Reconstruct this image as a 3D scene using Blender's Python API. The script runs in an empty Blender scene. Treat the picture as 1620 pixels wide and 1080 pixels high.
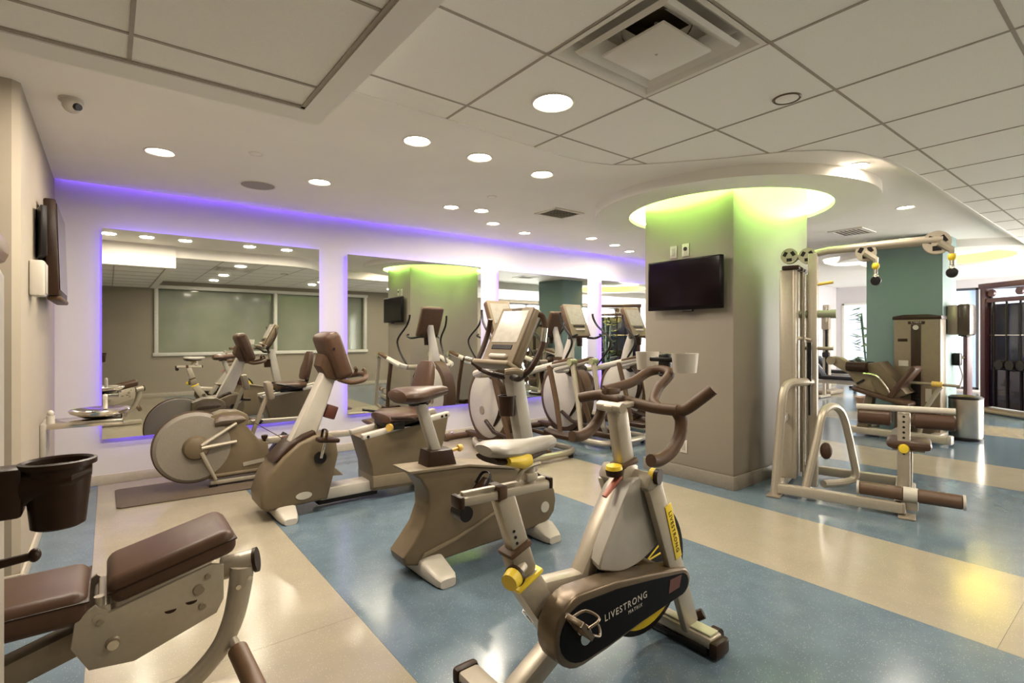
import bpy, bmesh, math, random
from mathutils import Vector, Matrix, Euler
random.seed(7)
SC = bpy.context.scene
COL = SC.collection
PI = math.pi

# ------------------------------------------------------------------ camera
YAW = math.atan(638/819)
cam = bpy.data.cameras.new('camera'); camo = bpy.data.objects.new('camera', cam); COL.objects.link(camo)
cam.sensor_width = 36; cam.lens = 36*819/1620; cam.shift_y = -10/1620
cam.clip_start = 0.02; cam.clip_end = 100
camo.location = (0, 0, 1.28); camo.rotation_euler = (PI/2, 0, -YAW)
SC.camera = camo
# ------------------------------------------------------------------ world, exposure
w = bpy.data.worlds.new('world'); SC.world = w; w.use_nodes = True
bg = w.node_tree.nodes['Background']; bg.inputs[0].default_value = (0.62, 0.75, 1.0, 1); bg.inputs[1].default_value = 1.2
SC.view_settings.view_transform = 'Standard'; SC.view_settings.look = 'None'
SC.view_settings.gamma = 1; SC.view_settings.use_curve_mapping = False
SC.view_settings.exposure = 1.68
DOWN_W = 4.9          # watts of one recessed downlight

# ------------------------------------------------------------------ materials
MATS = {}
def mat(name, col, rough=.5, metal=0., noise=.06, scale=30, bump=0., emit=None, es=0., coat=0., trans=0., spec=None, speck=None, bscale=None):
    if name in MATS: return MATS[name]
    m = bpy.data.materials.new(name); m.use_nodes = True; nt = m.node_tree; N = nt.nodes; L = nt.links
    b = N['Principled BSDF']
    b.inputs['Roughness'].default_value = rough; b.inputs['Metallic'].default_value = metal
    b.inputs['Coat Weight'].default_value = coat
    b.inputs['Transmission Weight'].default_value = trans
    if spec is not None: b.inputs['Specular IOR Level'].default_value = spec
    tc = N.new('ShaderNodeTexCoord'); nz = N.new('ShaderNodeTexNoise')
    nz.inputs['Scale'].default_value = scale; nz.inputs['Detail'].default_value = 3
    L.new(tc.outputs['Object'], nz.inputs['Vector'])
    r = N.new('ShaderNodeValToRGB')
    r.color_ramp.elements[0].position = .3; r.color_ramp.elements[1].position = .7
    r.color_ramp.elements[0].color = tuple(c*(1-noise) for c in col)+(1,)
    r.color_ramp.elements[1].color = tuple(min(1, c*(1+noise)) for c in col)+(1,)
    L.new(nz.outputs['Fac'], r.inputs['Fac']); out = r.outputs['Color']
    if speck:
        v = N.new('ShaderNodeTexVoronoi'); v.inputs['Scale'].default_value = speck[0]; L.new(tc.outputs['Object'], v.inputs['Vector'])
        r2 = N.new('ShaderNodeValToRGB'); r2.color_ramp.interpolation = 'CONSTANT'
        r2.color_ramp.elements[0].color = (1,1,1,1); r2.color_ramp.elements[1].position = speck[1]; r2.color_ramp.elements[1].color = (0,0,0,1)
        L.new(v.outputs['Distance'], r2.inputs['Fac'])
        sep = N.new('ShaderNodeSeparateColor'); L.new(v.outputs['Color'], sep.inputs['Color'])
        gt = N.new('ShaderNodeMath'); gt.operation = 'GREATER_THAN'; gt.inputs[1].default_value = .55; L.new(sep.outputs[0], gt.inputs[0])
        mu = N.new('ShaderNodeMath'); mu.operation = 'MULTIPLY'; L.new(r2.outputs['Color'], mu.inputs[0]); L.new(gt.outputs[0], mu.inputs[1])
        mx = N.new('ShaderNodeMixRGB'); mx.inputs['Color2'].default_value = tuple(speck[2])+(1,)
        L.new(mu.outputs[0], mx.inputs['Fac']); L.new(out, mx.inputs['Color1']); out = mx.outputs['Color']
    L.new(out, b.inputs['Base Color'])
    if bump:
        bp = N.new('ShaderNodeBump'); bp.inputs['Strength'].default_value = bump; bp.inputs['Distance'].default_value = .002
        n2 = N.new('ShaderNodeTexNoise'); n2.inputs['Scale'].default_value = bscale or scale*6; L.new(tc.outputs['Object'], n2.inputs['Vector'])
        L.new(n2.outputs['Fac'], bp.inputs['Height']); L.new(bp.outputs['Normal'], b.inputs['Normal'])
    if emit:
        b.inputs['Emission Color'].default_value = tuple(emit)+(1,); b.inputs['Emission Strength'].default_value = es
    MATS[name] = m
    return m
M = dict(
 gyp=mat('ceiling_paint', (.84,.80,.74), .7, noise=.015, scale=3, bump=.05),
 tile=mat('acoustic_tile', (.90,.87,.81), .85, noise=.02, scale=120, bump=.25),
 tbar=mat('grid_metal', (.36,.31,.25), .5),
 wallb=mat('white_wall_paint', (.52,.495,.50), .55, noise=.01, scale=4, bump=.05),
 wallbe=mat('beige_wall_paint', (.30,.255,.195), .6, noise=.015, scale=4, bump=.05),
 pillar=mat('taupe_pillar_paint', (.215,.185,.145), .55, noise=.015, scale=4, bump=.05),
 teal=mat('cove_tinted_pillar_paint', (.15,.225,.215), .55, noise=.015, scale=4, bump=.05),  # blue cove light on this pillar is mixed into the paint colour
 base=mat('baseboard_vinyl', (.42,.37,.30), .5),
 baseg=mat('grey_baseboard_vinyl', (.19,.165,.13), .5),
 fblue=mat('blue_speckled_vinyl', (.098,.138,.172), .18, noise=.10, scale=7, speck=(130,.20,(.30,.33,.33)), bump=.05, bscale=60),
 fbeige=mat('beige_speckled_vinyl', (.285,.248,.184), .18, noise=.05, scale=5, speck=(130,.20,(.47,.41,.30)), bump=.05, bscale=60),
 fsub=mat('subfloor', (.12,.11,.10), .8),
 mirror=mat('mirror_glass', (.82,.84,.80), .015, 1., noise=0),
 medge=mat('mirror_edge', (.35,.38,.40), .3),
 purple=mat('purple_led', (.1,.05,.5), .5, noise=0, emit=(.19,.09,1.0), es=9.),
 purplec=mat('purple_cove_led', (.1,.05,.5), .5, noise=0, emit=(.19,.09,1.0), es=15.),
 green=mat('green_led', (.3,.5,.05), .5, noise=0, emit=(.44,.92,.20), es=95.),
 yellow_led=mat('yellow_led', (.6,.5,.05), .5, noise=0, emit=(1.0,.80,.10), es=30.),
 blue_led=mat('blue_led', (.1,.2,.5), .5, noise=0, emit=(.25,.5,1.0), es=10.),
 lamp=mat('lamp_lens', (.9,.9,.85), .4, noise=0, emit=(1.0,.90,.74), es=14.),
 trimw=mat('white_trim', (.74,.70,.63), .45, noise=.01),
 silver=mat('silver_powdercoat', (.40,.35,.275), .36, .35, noise=.03, scale=60),
 silverd=mat('dark_silver_powdercoat', (.27,.225,.165), .4, .35, noise=.03, scale=60),
 daylight=mat('street_daylight_pane', (.7,.8,.9), .3, noise=.03, emit=(1.0,.96,.90), es=7.8),
 lgrey=mat('light_grey_plastic', (.34,.31,.265), .4, noise=.03),
 white=mat('white_plastic', (.46,.42,.36), .4, noise=.02),
 taupe=mat('taupe_plastic', (.130,.098,.060), .40, noise=.04, scale=20, spec=.22),
 taupel=mat('light_taupe_plastic', (.19,.15,.10), .40, noise=.04, scale=20, spec=.22),
 brown=mat('dark_brown_plastic', (.028,.0135,.007), .38, noise=.1, spec=.22),
 grip=mat('brown_grip_foam', (.078,.044,.024), .5, noise=.1, bump=.2, spec=.22),
 vinyl=mat('brown_vinyl', (.070,.038,.024), .36, noise=.06, bump=.12, bscale=250, spec=.22),
 black=mat('black_plastic', (.012,.010,.010), .35, noise=.1, spec=.22),
 gloss=mat('gloss_black', (.004,.003,.003), .28, noise=0, spec=.12),
 screen=mat('television_screen', (.006,.003,.004), .10, noise=0, spec=.3),
 chrome=mat('chrome', (.72,.68,.62), .16, 1., noise=.02),
 steel=mat('brushed_steel', (.55,.51,.45), .28, 1., noise=.06, scale=8),
 yellow=mat('yellow_plastic', (.72,.52,.03), .4, noise=.04),
 gold=mat('amber_plastic', (.62,.40,.08), .4, noise=.04),
 red=mat('red_brown_lever', (.33,.09,.045), .4, noise=.05),
 cscreen=mat('console_screen', (.30,.275,.235), .2, noise=.10, scale=25),
 flywheel=mat('perforated_cover', (.20,.175,.14), .55, noise=.10, scale=160, bump=.4, bscale=400),
 mat_=mat('rubber_mat', (.085,.060,.040), .7, noise=.08, bump=.3),
 window=mat('frosted_daylight_pane', (.7,.8,.9), .4, noise=.05, emit=(.50,.72,1.0), es=.20),
 tint=mat('reflection_tinted_glass', (.25,.265,.20), .07, noise=.08, scale=2),  # opaque pane; the green pillar's reflection is part of its colour
 winframe=mat('window_frame_paint', (.62,.60,.54), .45),
 darkframe=mat('dark_frame', (.05,.05,.06), .4),
 maroon=mat('maroon_powdercoat', (.050,.016,.024), .35, noise=.1),
 panel=mat('smoked_panel', (.035,.040,.075), .15, noise=.2, scale=3),
 smoke=mat('smoked_shroud', (.016,.010,.022), .12, noise=.1),
 leaf=mat('leaf_green', (.05,.12,.06), .5, noise=.2),
 pot=mat('clay_pot', (.25,.15,.10), .7),
 water=mat('screw_metal', (.5,.46,.40), .35, .8, noise=.03),
)

# ------------------------------------------------------------------ geometry helpers (world coordinates, rebased on the thing's origin)
class G:
    def __init__(s): s.bm = bmesh.new()
    def _add(s, verts, faces, mtx=None):
        vs = [s.bm.verts.new((mtx @ Vector(v)) if mtx else v) for v in verts]
        for f in faces:
            try: s.bm.faces.new([vs[i] for i in f])
            except ValueError: pass
        return vs
    def box(s, c, d, rot=None, bev=0., seg=2):
        b = bmesh.new(); bmesh.ops.create_cube(b, size=1.)
        bmesh.ops.scale(b, vec=d, verts=b.verts)
        if bev: bmesh.ops.bevel(b, geom=list(b.edges), offset=min(bev, min(d)*.49), segments=seg, affect='EDGES', profile=.5)
        m = Matrix.Translation(c) @ (Euler(rot).to_matrix().to_4x4() if rot else Matrix())
        return s.merge(b, m)
    def merge(s, b, m=None):
        if m: bmesh.ops.transform(b, matrix=m, verts=b.verts)
        mp = {v: s.bm.verts.new(v.co) for v in b.verts}
        for f in b.faces:
            try: s.bm.faces.new([mp[v] for v in f.verts])
            except ValueError: pass
        b.free(); return s
    def tube(s, pts, r, seg=10, cap=True, flat=1.):
        P = [Vector(p) for p in pts]; n = len(P)
        R = r if isinstance(r, (list, tuple)) else [r]*n
        T = []
        for i in range(n):
            a = P[max(i-1, 0)]; b = P[min(i+1, n-1)]; T.append((b-a).normalized())
        up = Vector((0,0,1)) if abs(T[0].z) < .9 else Vector((0,1,0))
        u = T[0].cross(up).normalized(); rings = []
        for i in range(n):
            u = (u - T[i]*u.dot(T[i])).normalized(); v = T[i].cross(u)
            k = 1.
            if 0 < i < n-1:
                c = (P[i]-P[i-1]).normalized().dot((P[i+1]-P[i]).normalized()); k = 1/max(.5, math.sqrt((1+c)/2))
            rings.append([s.bm.verts.new(P[i]+(u*math.cos(2*PI*j/seg)+v*flat*math.sin(2*PI*j/seg))*R[i]*(1 if n<3 else min(k,1.3))) for j in range(seg)])
        for i in range(n-1):
            for j in range(seg):
                s.bm.faces.new((rings[i][j], rings[i][(j+1)%seg], rings[i+1][(j+1)%seg], rings[i+1][j]))
        if cap:
            s.bm.faces.new(list(reversed(rings[0]))); s.bm.faces.new(rings[-1])
        return s
    def cyl(s, a, b, r, r2=None, seg=18):
        return s.tube([a, b], [r, r if r2 is None else r2], seg)
    def curve(s, pts, r, seg=10, sub=5, **k):
        P = [Vector(p) for p in pts]; out = []
        for i in range(len(P)-1):
            p0 = P[max(i-1,0)]; p1 = P[i]; p2 = P[i+1]; p3 = P[min(i+2,len(P)-1)]
            for j in range(sub):
                t = j/sub
                out.append(.5*((2*p1)+(p2-p0)*t+(2*p0-5*p1+4*p2-p3)*t*t+(3*p1-p0-3*p2+p3)*t**3))
        out.append(P[-1])
        if isinstance(r, (list, tuple)):
            rr = []
            for i in range(len(P)-1):
                for j in range(sub): rr.append(r[i]+(r[i+1]-r[i])*j/sub)
            r = rr+[r[-1]]
        return s.tube(out, r, seg, **k)
    def prism(s, poly, plane, a, b, bev=0., seg=2, taper=1.):
        def P(u, v, w):
            return {'xz': (u, w, v), 'yz': (w, u, v), 'xy': (u, v, w)}[plane]
        bb = bmesh.new(); n = len(poly)
        cu = sum(p[0] for p in poly)/n; cv = sum(p[1] for p in poly)/n
        A = [bb.verts.new(P(p[0], p[1], a)) for p in poly]
        B = [bb.verts.new(P(cu+(p[0]-cu)*taper, cv+(p[1]-cv)*taper, b)) for p in poly]
        bb.faces.new(A); bb.faces.new(list(reversed(B)))
        for i in range(n): bb.faces.new((A[i], B[i], B[(i+1)%n], A[(i+1)%n]))
        bmesh.ops.recalc_face_normals(bb, faces=bb.faces)
        if bev:
            ed = [e for e in bb.edges if (e.verts[0] in A) == (e.verts[1] in A)]
            try: bmesh.ops.bevel(bb, geom=ed, offset=bev, segments=seg, affect='EDGES', profile=.5, clamp_overlap=True)
            except Exception: pass
        return s.merge(bb)
    def lathe(s, prof, c, seg=28, axis='z', sx=1., sy=1., cap=True):
        rings = []; c = Vector(c)
        for r, h in prof:
            ring = []
            for j in range(seg):
                a = 2*PI*j/seg; x, y = r*math.cos(a)*sx, r*math.sin(a)*sy
                v = {'z': (x, y, h), 'y': (x, h, y), 'x': (h, x, y)}[axis]
                ring.append(s.bm.verts.new(c+Vector(v)))
            rings.append(ring)
        for i in range(len(rings)-1):
            for j in range(seg):
                s.bm.faces.new((rings[i][j], rings[i][(j+1)%seg], rings[i+1][(j+1)%seg], rings[i+1][j]))
        if cap and prof[0][0] > 1e-6: s.bm.faces.new(rings[0])
        if cap and prof[-1][0] > 1e-6: s.bm.faces.new(rings[-1])
        return s
    def ell(s, c, d, u=16, v=10):
        b = bmesh.new(); bmesh.ops.create_uvsphere(b, u_segments=u, v_segments=v, radius=1.)
        return s.merge(b, Matrix.Translation(c) @ Matrix.Diagonal((d[0], d[1], d[2], 1)))
    def rot(s, piv, axis, ang):
        m = Matrix.Translation(piv) @ Matrix.Rotation(ang, 4, axis) @ Matrix.Translation(-Vector(piv))
        bmesh.ops.transform(s.bm, matrix=m, verts=s.bm.verts); return s

def origin_of(o):
    v = Vector((0,0,0))
    while o: v += o.location; o = o.parent
    return v
def obj(name, g, m, parent=None, loc=None, smooth=True, ang=.6):
    bm = g.bm
    off = origin_of(parent) if parent else Vector(loc or (0,0,0))
    bmesh.ops.translate(bm, vec=-off, verts=bm.verts)
    bmesh.ops.remove_doubles(bm, verts=bm.verts, dist=1e-6)
    bmesh.ops.recalc_face_normals(bm, faces=bm.faces)
    me = bpy.data.meshes.new(name); bm.to_mesh(me); bm.free()
    if smooth:
        me.polygons.foreach_set('use_smooth', [True]*len(me.polygons)); me.set_sharp_from_angle(angle=ang)
    me.materials.append(M[m] if isinstance(m, str) else m)
    o = bpy.data.objects.new(name, me); COL.objects.link(o)
    if parent: o.parent = parent
    elif loc: o.location = loc
    return o
def tag(o, label, cat, group=None):
    o['label'] = label; o['category'] = cat
    if group: o['group'] = group
    return o
def thing(name, label, cat, loc, group=None):
    o = bpy.data.objects.new(name, None); COL.objects.link(o); o.location = loc; o.empty_display_size = .1
    return tag(o, label, cat, group)
def struct(name, g, m, label=None, loc=None):
    o = obj(name, g, m, None, loc); o['kind'] = 'structure'
    if label: o['label'] = label
    return o
def dup(root, loc, label):
    r = root.copy(); COL.objects.link(r); r.location = loc; r['label'] = label
    for ch in list(root.children):
        c = ch.copy(); COL.objects.link(c); c.parent = r
        for g in list(ch.children):
            d = g.copy(); COL.objects.link(d); d.parent = c
    return r
def text_mesh(name, txt, size, m, parent, centre, xdir, ydir, depth=.0012, spacing=1., bold=0.):
    cu = bpy.data.curves.new('t', 'FONT'); cu.body = txt; cu.size = size; cu.extrude = depth/2; cu.offset = bold
    cu.align_x = 'CENTER'; cu.align_y = 'CENTER'; cu.space_character = spacing; cu.resolution_u = 3
    t = bpy.data.objects.new('t', cu); COL.objects.link(t)
    dg = bpy.context.evaluated_depsgraph_get(); me = bpy.data.meshes.new_from_object(t.evaluated_get(dg))
    bpy.data.objects.remove(t); bpy.data.curves.remove(cu)
    me.name = name; me.materials.clear(); me.materials.append(M[m])
    X = Vector(xdir).normalized(); Yv = Vector(ydir); Yv = (Yv-X*X.dot(Yv)).normalized(); Zv = X.cross(Yv)
    mt = Matrix((X, Yv, Zv)).transposed().to_4x4(); mt.translation = Vector(centre)-origin_of(parent)
    me.transform(mt)
    o = bpy.data.objects.new(name, me); COL.objects.link(o); o.parent = parent
    return o
def arc(cx, cy, r, a0, a1, n=8, ry=None):
    ry = ry or r
    return [(cx+r*math.cos(math.radians(a0+(a1-a0)*i/n)), cy+ry*math.sin(math.radians(a0+(a1-a0)*i/n))) for i in range(n+1)]
def smoothpoly(pts, sub=4):
    P = [Vector((p[0], p[1], 0)) for p in pts]; n = len(P); out = []
    for i in range(n):
        p0, p1, p2, p3 = P[i-1], P[i], P[(i+1)%n], P[(i+2)%n]
        for j in range(sub):
            t = j/sub
            q = .5*((2*p1)+(p2-p0)*t+(2*p0-5*p1+4*p2-p3)*t*t+(3*p1-p0-3*p2+p3)*t**3); out.append((q.x, q.y))
    return out

# ================================================================== THE SETTING
X0, X1, Y0, YM = -1.6, 15.5, -1.7, 5.65      # room box; YM is the mirror wall
LWX, LWY = -.35, 3.55                        # corner of the left wall block
GZ, TZ, LZ = 2.55, 2.403, 2.235               # gypsum, tile field, low box

# floor: base with vinyl sheets in stripes
fl = struct('floor', G().box(((X0+X1)/2, (Y0+YM)/2, -.053), (X1-X0, YM-Y0, .1)), 'fsub', 'striped blue and beige speckled vinyl floor')
edges = [X0, -.072, .898, 2.861, 3.818, 5.906, 6.88, 8.88, 9.84, 11.84, 12.8, 14.8, X1]
cols = ['fblue', 'fbeige']*6
seams = {1: [2.3], 3: [.45], 4: [3.1], 2: [], 5: [.2]}
for i in range(12):
    cuts = [Y0]+seams.get(i, [])+[YM]
    for j in range(len(cuts)-1):
        a, b, c, d = edges[i]+.0006, edges[i+1]-.0006, cuts[j]+.0006, cuts[j+1]-.0006
        obj('vinyl_sheet', G().box(((a+b)/2, (c+d)/2, -.0015), (b-a, d-c, .003)), cols[i], fl)

# walls
wb = struct('wall_back', G().box(((X0+X1)/2, YM+.1, 1.4), (X1-X0+.4, .2, 2.9)), 'wallb', 'white wall behind the mirrors with purple light')
struct('wall_left', G().prism([(X0, LWY), (LWX-.03, LWY), (LWX, LWY+.03), (LWX, YM), (X0, YM)], 'xy', 0, GZ+.1), 'wallbe', 'beige wall block with the television')
struct('wall_near_left', G().box((X0-.1, (Y0+LWY)/2, 1.4), (.2, LWY-Y0, 2.8)), 'wallbe')
# front wall (seen in the mirrors) with the interior window
wx0, wx1, wz0, wz1 = .75, 5.25, .88, 2.28
g = G()
SX0, SX1, SZ0, SZ1 = 9.2, 15.0, .12, 2.30      # street windows further right
g.box(((X0+wx0)/2, Y0-.1, 1.4), (wx0-X0, .2, 2.8)).box(((wx1+SX0)/2, Y0-.1, 1.4), (SX0-wx1, .2, 2.8)).box(((SX1+X1)/2, Y0-.1, 1.4), (X1-SX1, .2, 2.8))
g.box(((SX0+SX1)/2, Y0-.1, SZ0/2), (SX1-SX0, .2, SZ0)).box(((SX0+SX1)/2, Y0-.1, (SZ1+2.8)/2), (SX1-SX0, .2, 2.8-SZ1))
g.box(((wx0+wx1)/2, Y0-.1, wz0/2), (wx1-wx0, .2, wz0)).box(((wx0+wx1)/2, Y0-.1, (wz1+2.8)/2), (wx1-wx0, .2, 2.8-wz1))
struct('wall_front', g, 'wallbe', 'beige wall opposite the mirrors')
wn = struct('window_1', G().box(((wx0+wx1)/2, Y0-.12, (wz0+wz1)/2), (wx1-wx0, .02, wz1-wz0)), 'tint', 'wide interior window with tinted glass, reflections put into its colour, seen in the mirrors')
for x in (wx0+.02, 3.06, wx1-.02): obj('mullion', G().box((x, Y0-.01, (wz0+wz1)/2), (.07, .10, wz1-wz0), bev=.004), 'winframe', wn)
for z in (wz0, wz1): obj('rail', G().box(((wx0+wx1)/2, Y0-.01, z), (wx1-wx0+.08, .11, .07), bev=.004), 'winframe', wn)
wn = struct('window_5', G().box(((SX0+SX1)/2, Y0-.13, (SZ0+SZ1)/2), (SX1-SX0, .02, SZ1-SZ0)), 'daylight', 'long street window with bright daylight seen in the farthest mirror')
for k in range(5): obj('mullion', G().box((SX0+.02+(SX1-SX0-.04)*k/4, Y0-.06, (SZ0+SZ1)/2), (.06, .10, SZ1-SZ0), bev=.004), 'darkframe', wn)
for z in (SZ0+.02, SZ1-.02): obj('rail', G().box(((SX0+SX1)/2, Y0-.06, z), (SX1-SX0, .10, .06), bev=.004), 'darkframe', wn)
# far wall with daylight windows
g = G(); wins = [(4.1, 5.5, .12, 2.12), (2.75, 3.45, .05, 2.35), (1.1, 2.55, .05, 2.35)]
ys = [Y0, 1.1, 2.55, 2.75, 3.45, 4.1, 5.5, YM]
for i, (a, b) in enumerate(zip(ys[:-1], ys[1:])):
    win = [w_ for w_ in wins if abs(w_[0]-a) < .01]
    if win:
        z0, z1 = win[0][2:]; g.box((X1+.1, (a+b)/2, z0/2), (.2, b-a, z0)).box((X1+.1, (a+b)/2, (z1+2.8)/2), (.2, b-a, 2.8-z1))
    else: g.box((X1+.1, (a+b)/2, 1.4), (.2, b-a, 2.8))
struct('wall_right', g, 'wallb', 'far end wall with daylight windows')
for n, (a, b, z0, z1) in enumerate(wins):
    wo = struct('window_%d' % (n+2), G().box((X1+.12, (a+b)/2, (z0+z1)/2), (.02, b-a, z1-z0)), 'window', ['wide frosted daylight window beyond the teal pillar', 'narrow bright window beside the steel bin', 'bright window behind the dark cable station'][n])
    fm = 'winframe' if n == 0 else 'darkframe'
    for y in (a+.02, b-.02) + (((a+b)/2,) if n == 2 else ()): obj('mullion', G().box((X1+.03, y, (z0+z1)/2), (.08, .05, z1-z0)), fm, wo)
    for z in (z0+.02, z1-.02): obj('rail', G().box((X1+.03, (a+b)/2, z), (.08, b-a, .05)), fm, wo)

# pillars
RCX, RCY = 4.765, 2.72
PX0, PX1, PY0, PY1 = 4.07, 5.46, 2.25, 3.14
struct('wall_pillar', G().box(((PX0+PX1)/2, (PY0+PY1)/2, 1.45), (PX1-PX0, PY1-PY0, 2.9), bev=.006), 'pillar', 'square taupe pillar under the round green lit soffit')
QX0, QX1, QY0, QY1 = 8.15, 8.8, 1.78, 2.6
struct('wall_pillar_far', G().box(((QX0+QX1)/2, (QY0+QY1)/2, 1.3), (QX1-QX0, QY1-QY0, 2.6), bev=.006), 'teal', 'teal pillar behind the leg press machine')

# baseboards
def bboard(name, pts, h, m):
    g = G()
    for (a, b) in zip(pts[:-1], pts[1:]):
        a = Vector(a); b = Vector(b); d = (b-a); n = Vector((-d.y, d.x)).normalized()*.012
        c = (a+b)/2+n/2; ln = d.length+.012
        g.box((c.x, c.y, h/2), (ln, .012, h), (0, 0, math.atan2(d.y, d.x)), bev=.003)
    return struct(name, g, m)
bboard('baseboard_back', [(X1, YM), (LWX, YM)], .085, 'base')
bboard('baseboard_left', [(X0, LWY-.012), (LWX+.012, LWY-.012), (LWX+.012, YM)], .09, 'base')
bboard('baseboard_pillar', [(PX1, PY0-.012), (PX0-.012, PY0-.012), (PX0-.012, PY1)], .115, 'baseg')
bboard('baseboard_front', [(X0, Y0), (X1, Y0)], .09, 'base')

# ceiling outline between gypsum and tile field
BND = [(.76, 2.345), (1.366, 2.345), (1.977, 2.372), (2.209, 2.385), (2.418, 2.371), (2.595, 2.312), (2.727, 2.21), (2.86, 2.059), (2.979, 1.904), (3.094, 1.753),
       (3.17, 1.625), (3.263, 1.479), (3.422, 1.327), (3.611, 1.221), (3.899, 1.150), (4.222, 1.130), (4.565, 1.126), (6.756, 1.143), (8.847, 1.149), (X1, 1.16)]
CCX, CCY, CCR = 10.1, 2.32, 1.0
def circ(cx, cy, r, n=48): return [(cx+r*math.cos(2*PI*i/n), cy+r*math.sin(2*PI*i/n)) for i in range(n)]
def plate(outer, holes, z0, z1):
    g = G(); bm = g.bm; ed = []
    for loop in [outer]+holes:
        vs = [bm.verts.new((p[0], p[1], z0)) for p in loop]
        ed += [bm.edges.new((vs[i], vs[(i+1) % len(vs)])) for i in range(len(vs))]
    r = bmesh.ops.triangle_fill(bm, edges=ed, use_beauty=True)
    fs = [f for f in r['geom'] if isinstance(f, bmesh.types.BMFace)]
    ex = bmesh.ops.extrude_face_region(bm, geom=fs)
    bmesh.ops.translate(bm, vec=(0, 0, z1-z0), verts=[v for v in ex['geom'] if isinstance(v, bmesh.types.BMVert)])
    return g
gyp_outer = [(X0, YM-.07), (X0, 2.345)]+BND+[(X1, YM-.07)]
ce = struct('ceiling', plate(gyp_outer, [circ(RCX, RCY, 1.16), circ(CCX, CCY, CCR)], GZ, GZ+.06), 'gyp', 'white gypsum ceiling with stepped tile fields and round soffits')
# slot above the mirror wall with the purple strip
obj('slot_lid', G().box(((X0+X1)/2, YM-.06, 2.70), (X1-X0, .16, .02)), 'gyp', ce)
obj('slot_face', G().box(((X0+X1)/2, YM-.135, 2.655), (X1-X0, .01, .09)), 'gyp', ce)
obj('cove_strip', G().box(((LWX+8.2)/2, YM-.10, 2.625), (8.2-LWX, .012, .012)), 'purplec', ce)
# fascia down from gypsum to tile field, slightly proud
g = G()
for (a, b) in zip(BND[:-1], BND[1:]):
    g._add([(a[0], a[1], TZ-.006), (b[0], b[1], TZ-.006), (b[0], b[1], GZ), (a[0], a[1], GZ), (a[0], a[1]-.02, TZ-.006), (b[0], b[1]-.02, TZ-.006), (b[0], b[1]-.02, GZ), (a[0], a[1]-.02, GZ)],
           [(0,1,2,3), (4,7,6,5), (0,4,5,1)])
obj('fascia', g, 'gyp', ce)
# tile field: each tile clipped to the outline
FIELD = [(p[0], p[1]-.012) for p in BND]+[(X1, Y0), (.76, Y0)]
def clip(poly, x0, x1, y0, y1):
    def cut(P, f, inter):
        out = []
        for i in range(len(P)):
            a, b = P[i-1], P[i]
            if f(b):
                if not f(a): out.append(inter(a, b))
                out.append(b)
            elif f(a): out.append(inter(a, b))
        return out
    def ix(v): return lambda a, b: (v, a[1]+(b[1]-a[1])*(v-a[0])/(b[0]-a[0]))
    def iy(v): return lambda a, b: (a[0]+(b[0]-a[0])*(v-a[1])/(b[1]-a[1]), v)
    P = cut(poly, lambda p: p[0] >= x0, ix(x0)); P = P and cut(P, lambda p: p[0] <= x1, ix(x1))
    P = P and cut(P, lambda p: p[1] >= y0, iy(y0)); P = P and cut(P, lambda p: p[1] <= y1, iy(y1))
    return P
GXS, GYS, gx0, gy0 = .62, .588, 1.383, 2.135
shared = None
def tile_cell(x0, x1, y0, y1, poly, z, parent):
    global shared
    P = clip(poly, x0+.004, x1-.004, y0+.004, y1-.004)
    if not P or len(P) < 3: return
    A = abs(sum(P[i-1][0]*P[i][1]-P[i][0]*P[i-1][1] for i in range(len(P))))/2
    if A < .004: return
    Q = [P[i] for i in range(len(P)) if (Vector(P[i])-Vector(P[i-1])).length > 1e-4]
    full = abs(A-(x1-x0-.008)*(y1-y0-.008)) < 1e-4 and abs(x1-x0-GXS) < 1e-3
    if full and shared:
        o = bpy.data.objects.new('tile', shared); COL.objects.link(o); o.parent = parent; o.location = (x0, y0, z); return
    if full:
        o = obj('tile', G().prism([(.004, .004), (GXS-.004, .004), (GXS-.004, GYS-.004), (.004, GYS-.004)], 'xy', 0, .02), 'tile', parent)
        o.location = (x0, y0, z); shared = o.data; return
    obj('tile', G().prism(Q, 'xy', z, z+.02), 'tile', parent, smooth=False)
DIFC = None
for i in range(-2, 24):
    for j in range(-7, 1):
        x0, y0 = gx0+i*GXS, gy0+j*GYS
        if x0 > X1 or y0+GYS < Y0: continue
        if i == 0 and j == -2: DIFC = (x0+GXS/2, y0+GYS/2); continue      # the diffuser's cell
        tile_cell(x0, x0+GXS, y0, y0+GYS, FIELD, TZ, ce)
# the grid of T bars under the tiles: runs clipped to the outline
g = G()
def run(g, poly, axis, v, z, hw=.0065):
    P = [(p[0], p[1]) if axis == 'x' else (p[1], p[0]) for p in poly]; hits = []
    for i in range(len(P)):
        a, b = P[i-1], P[i]
        if (a[0] > v) != (b[0] > v): hits.append(a[1]+(b[1]-a[1])*(v-a[0])/(b[0]-a[0]))
    hits.sort()
    for a, b in zip(hits[::2], hits[1::2]):
        if axis == 'x': g.box((v, (a+b)/2, z+.002), (2*hw, b-a, .008))
        else: g.box(((a+b)/2, v, z+.0025), (b-a, 2*hw, .008))
for i in range(-1, 24): run(g, FIELD, 'x', gx0+i*GXS, TZ)
for j in range(-7, 2): run(g, FIELD, 'y', gy0+j*GYS, TZ)
obj('tile_grid', g, 'tbar', ce)
obj('plenum_cover', plate([(p[0], p[1]+.01) for p in BND]+[(X1, Y0), (.76, Y0)], [], GZ+.02, GZ+.04), 'gyp', ce)
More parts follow.
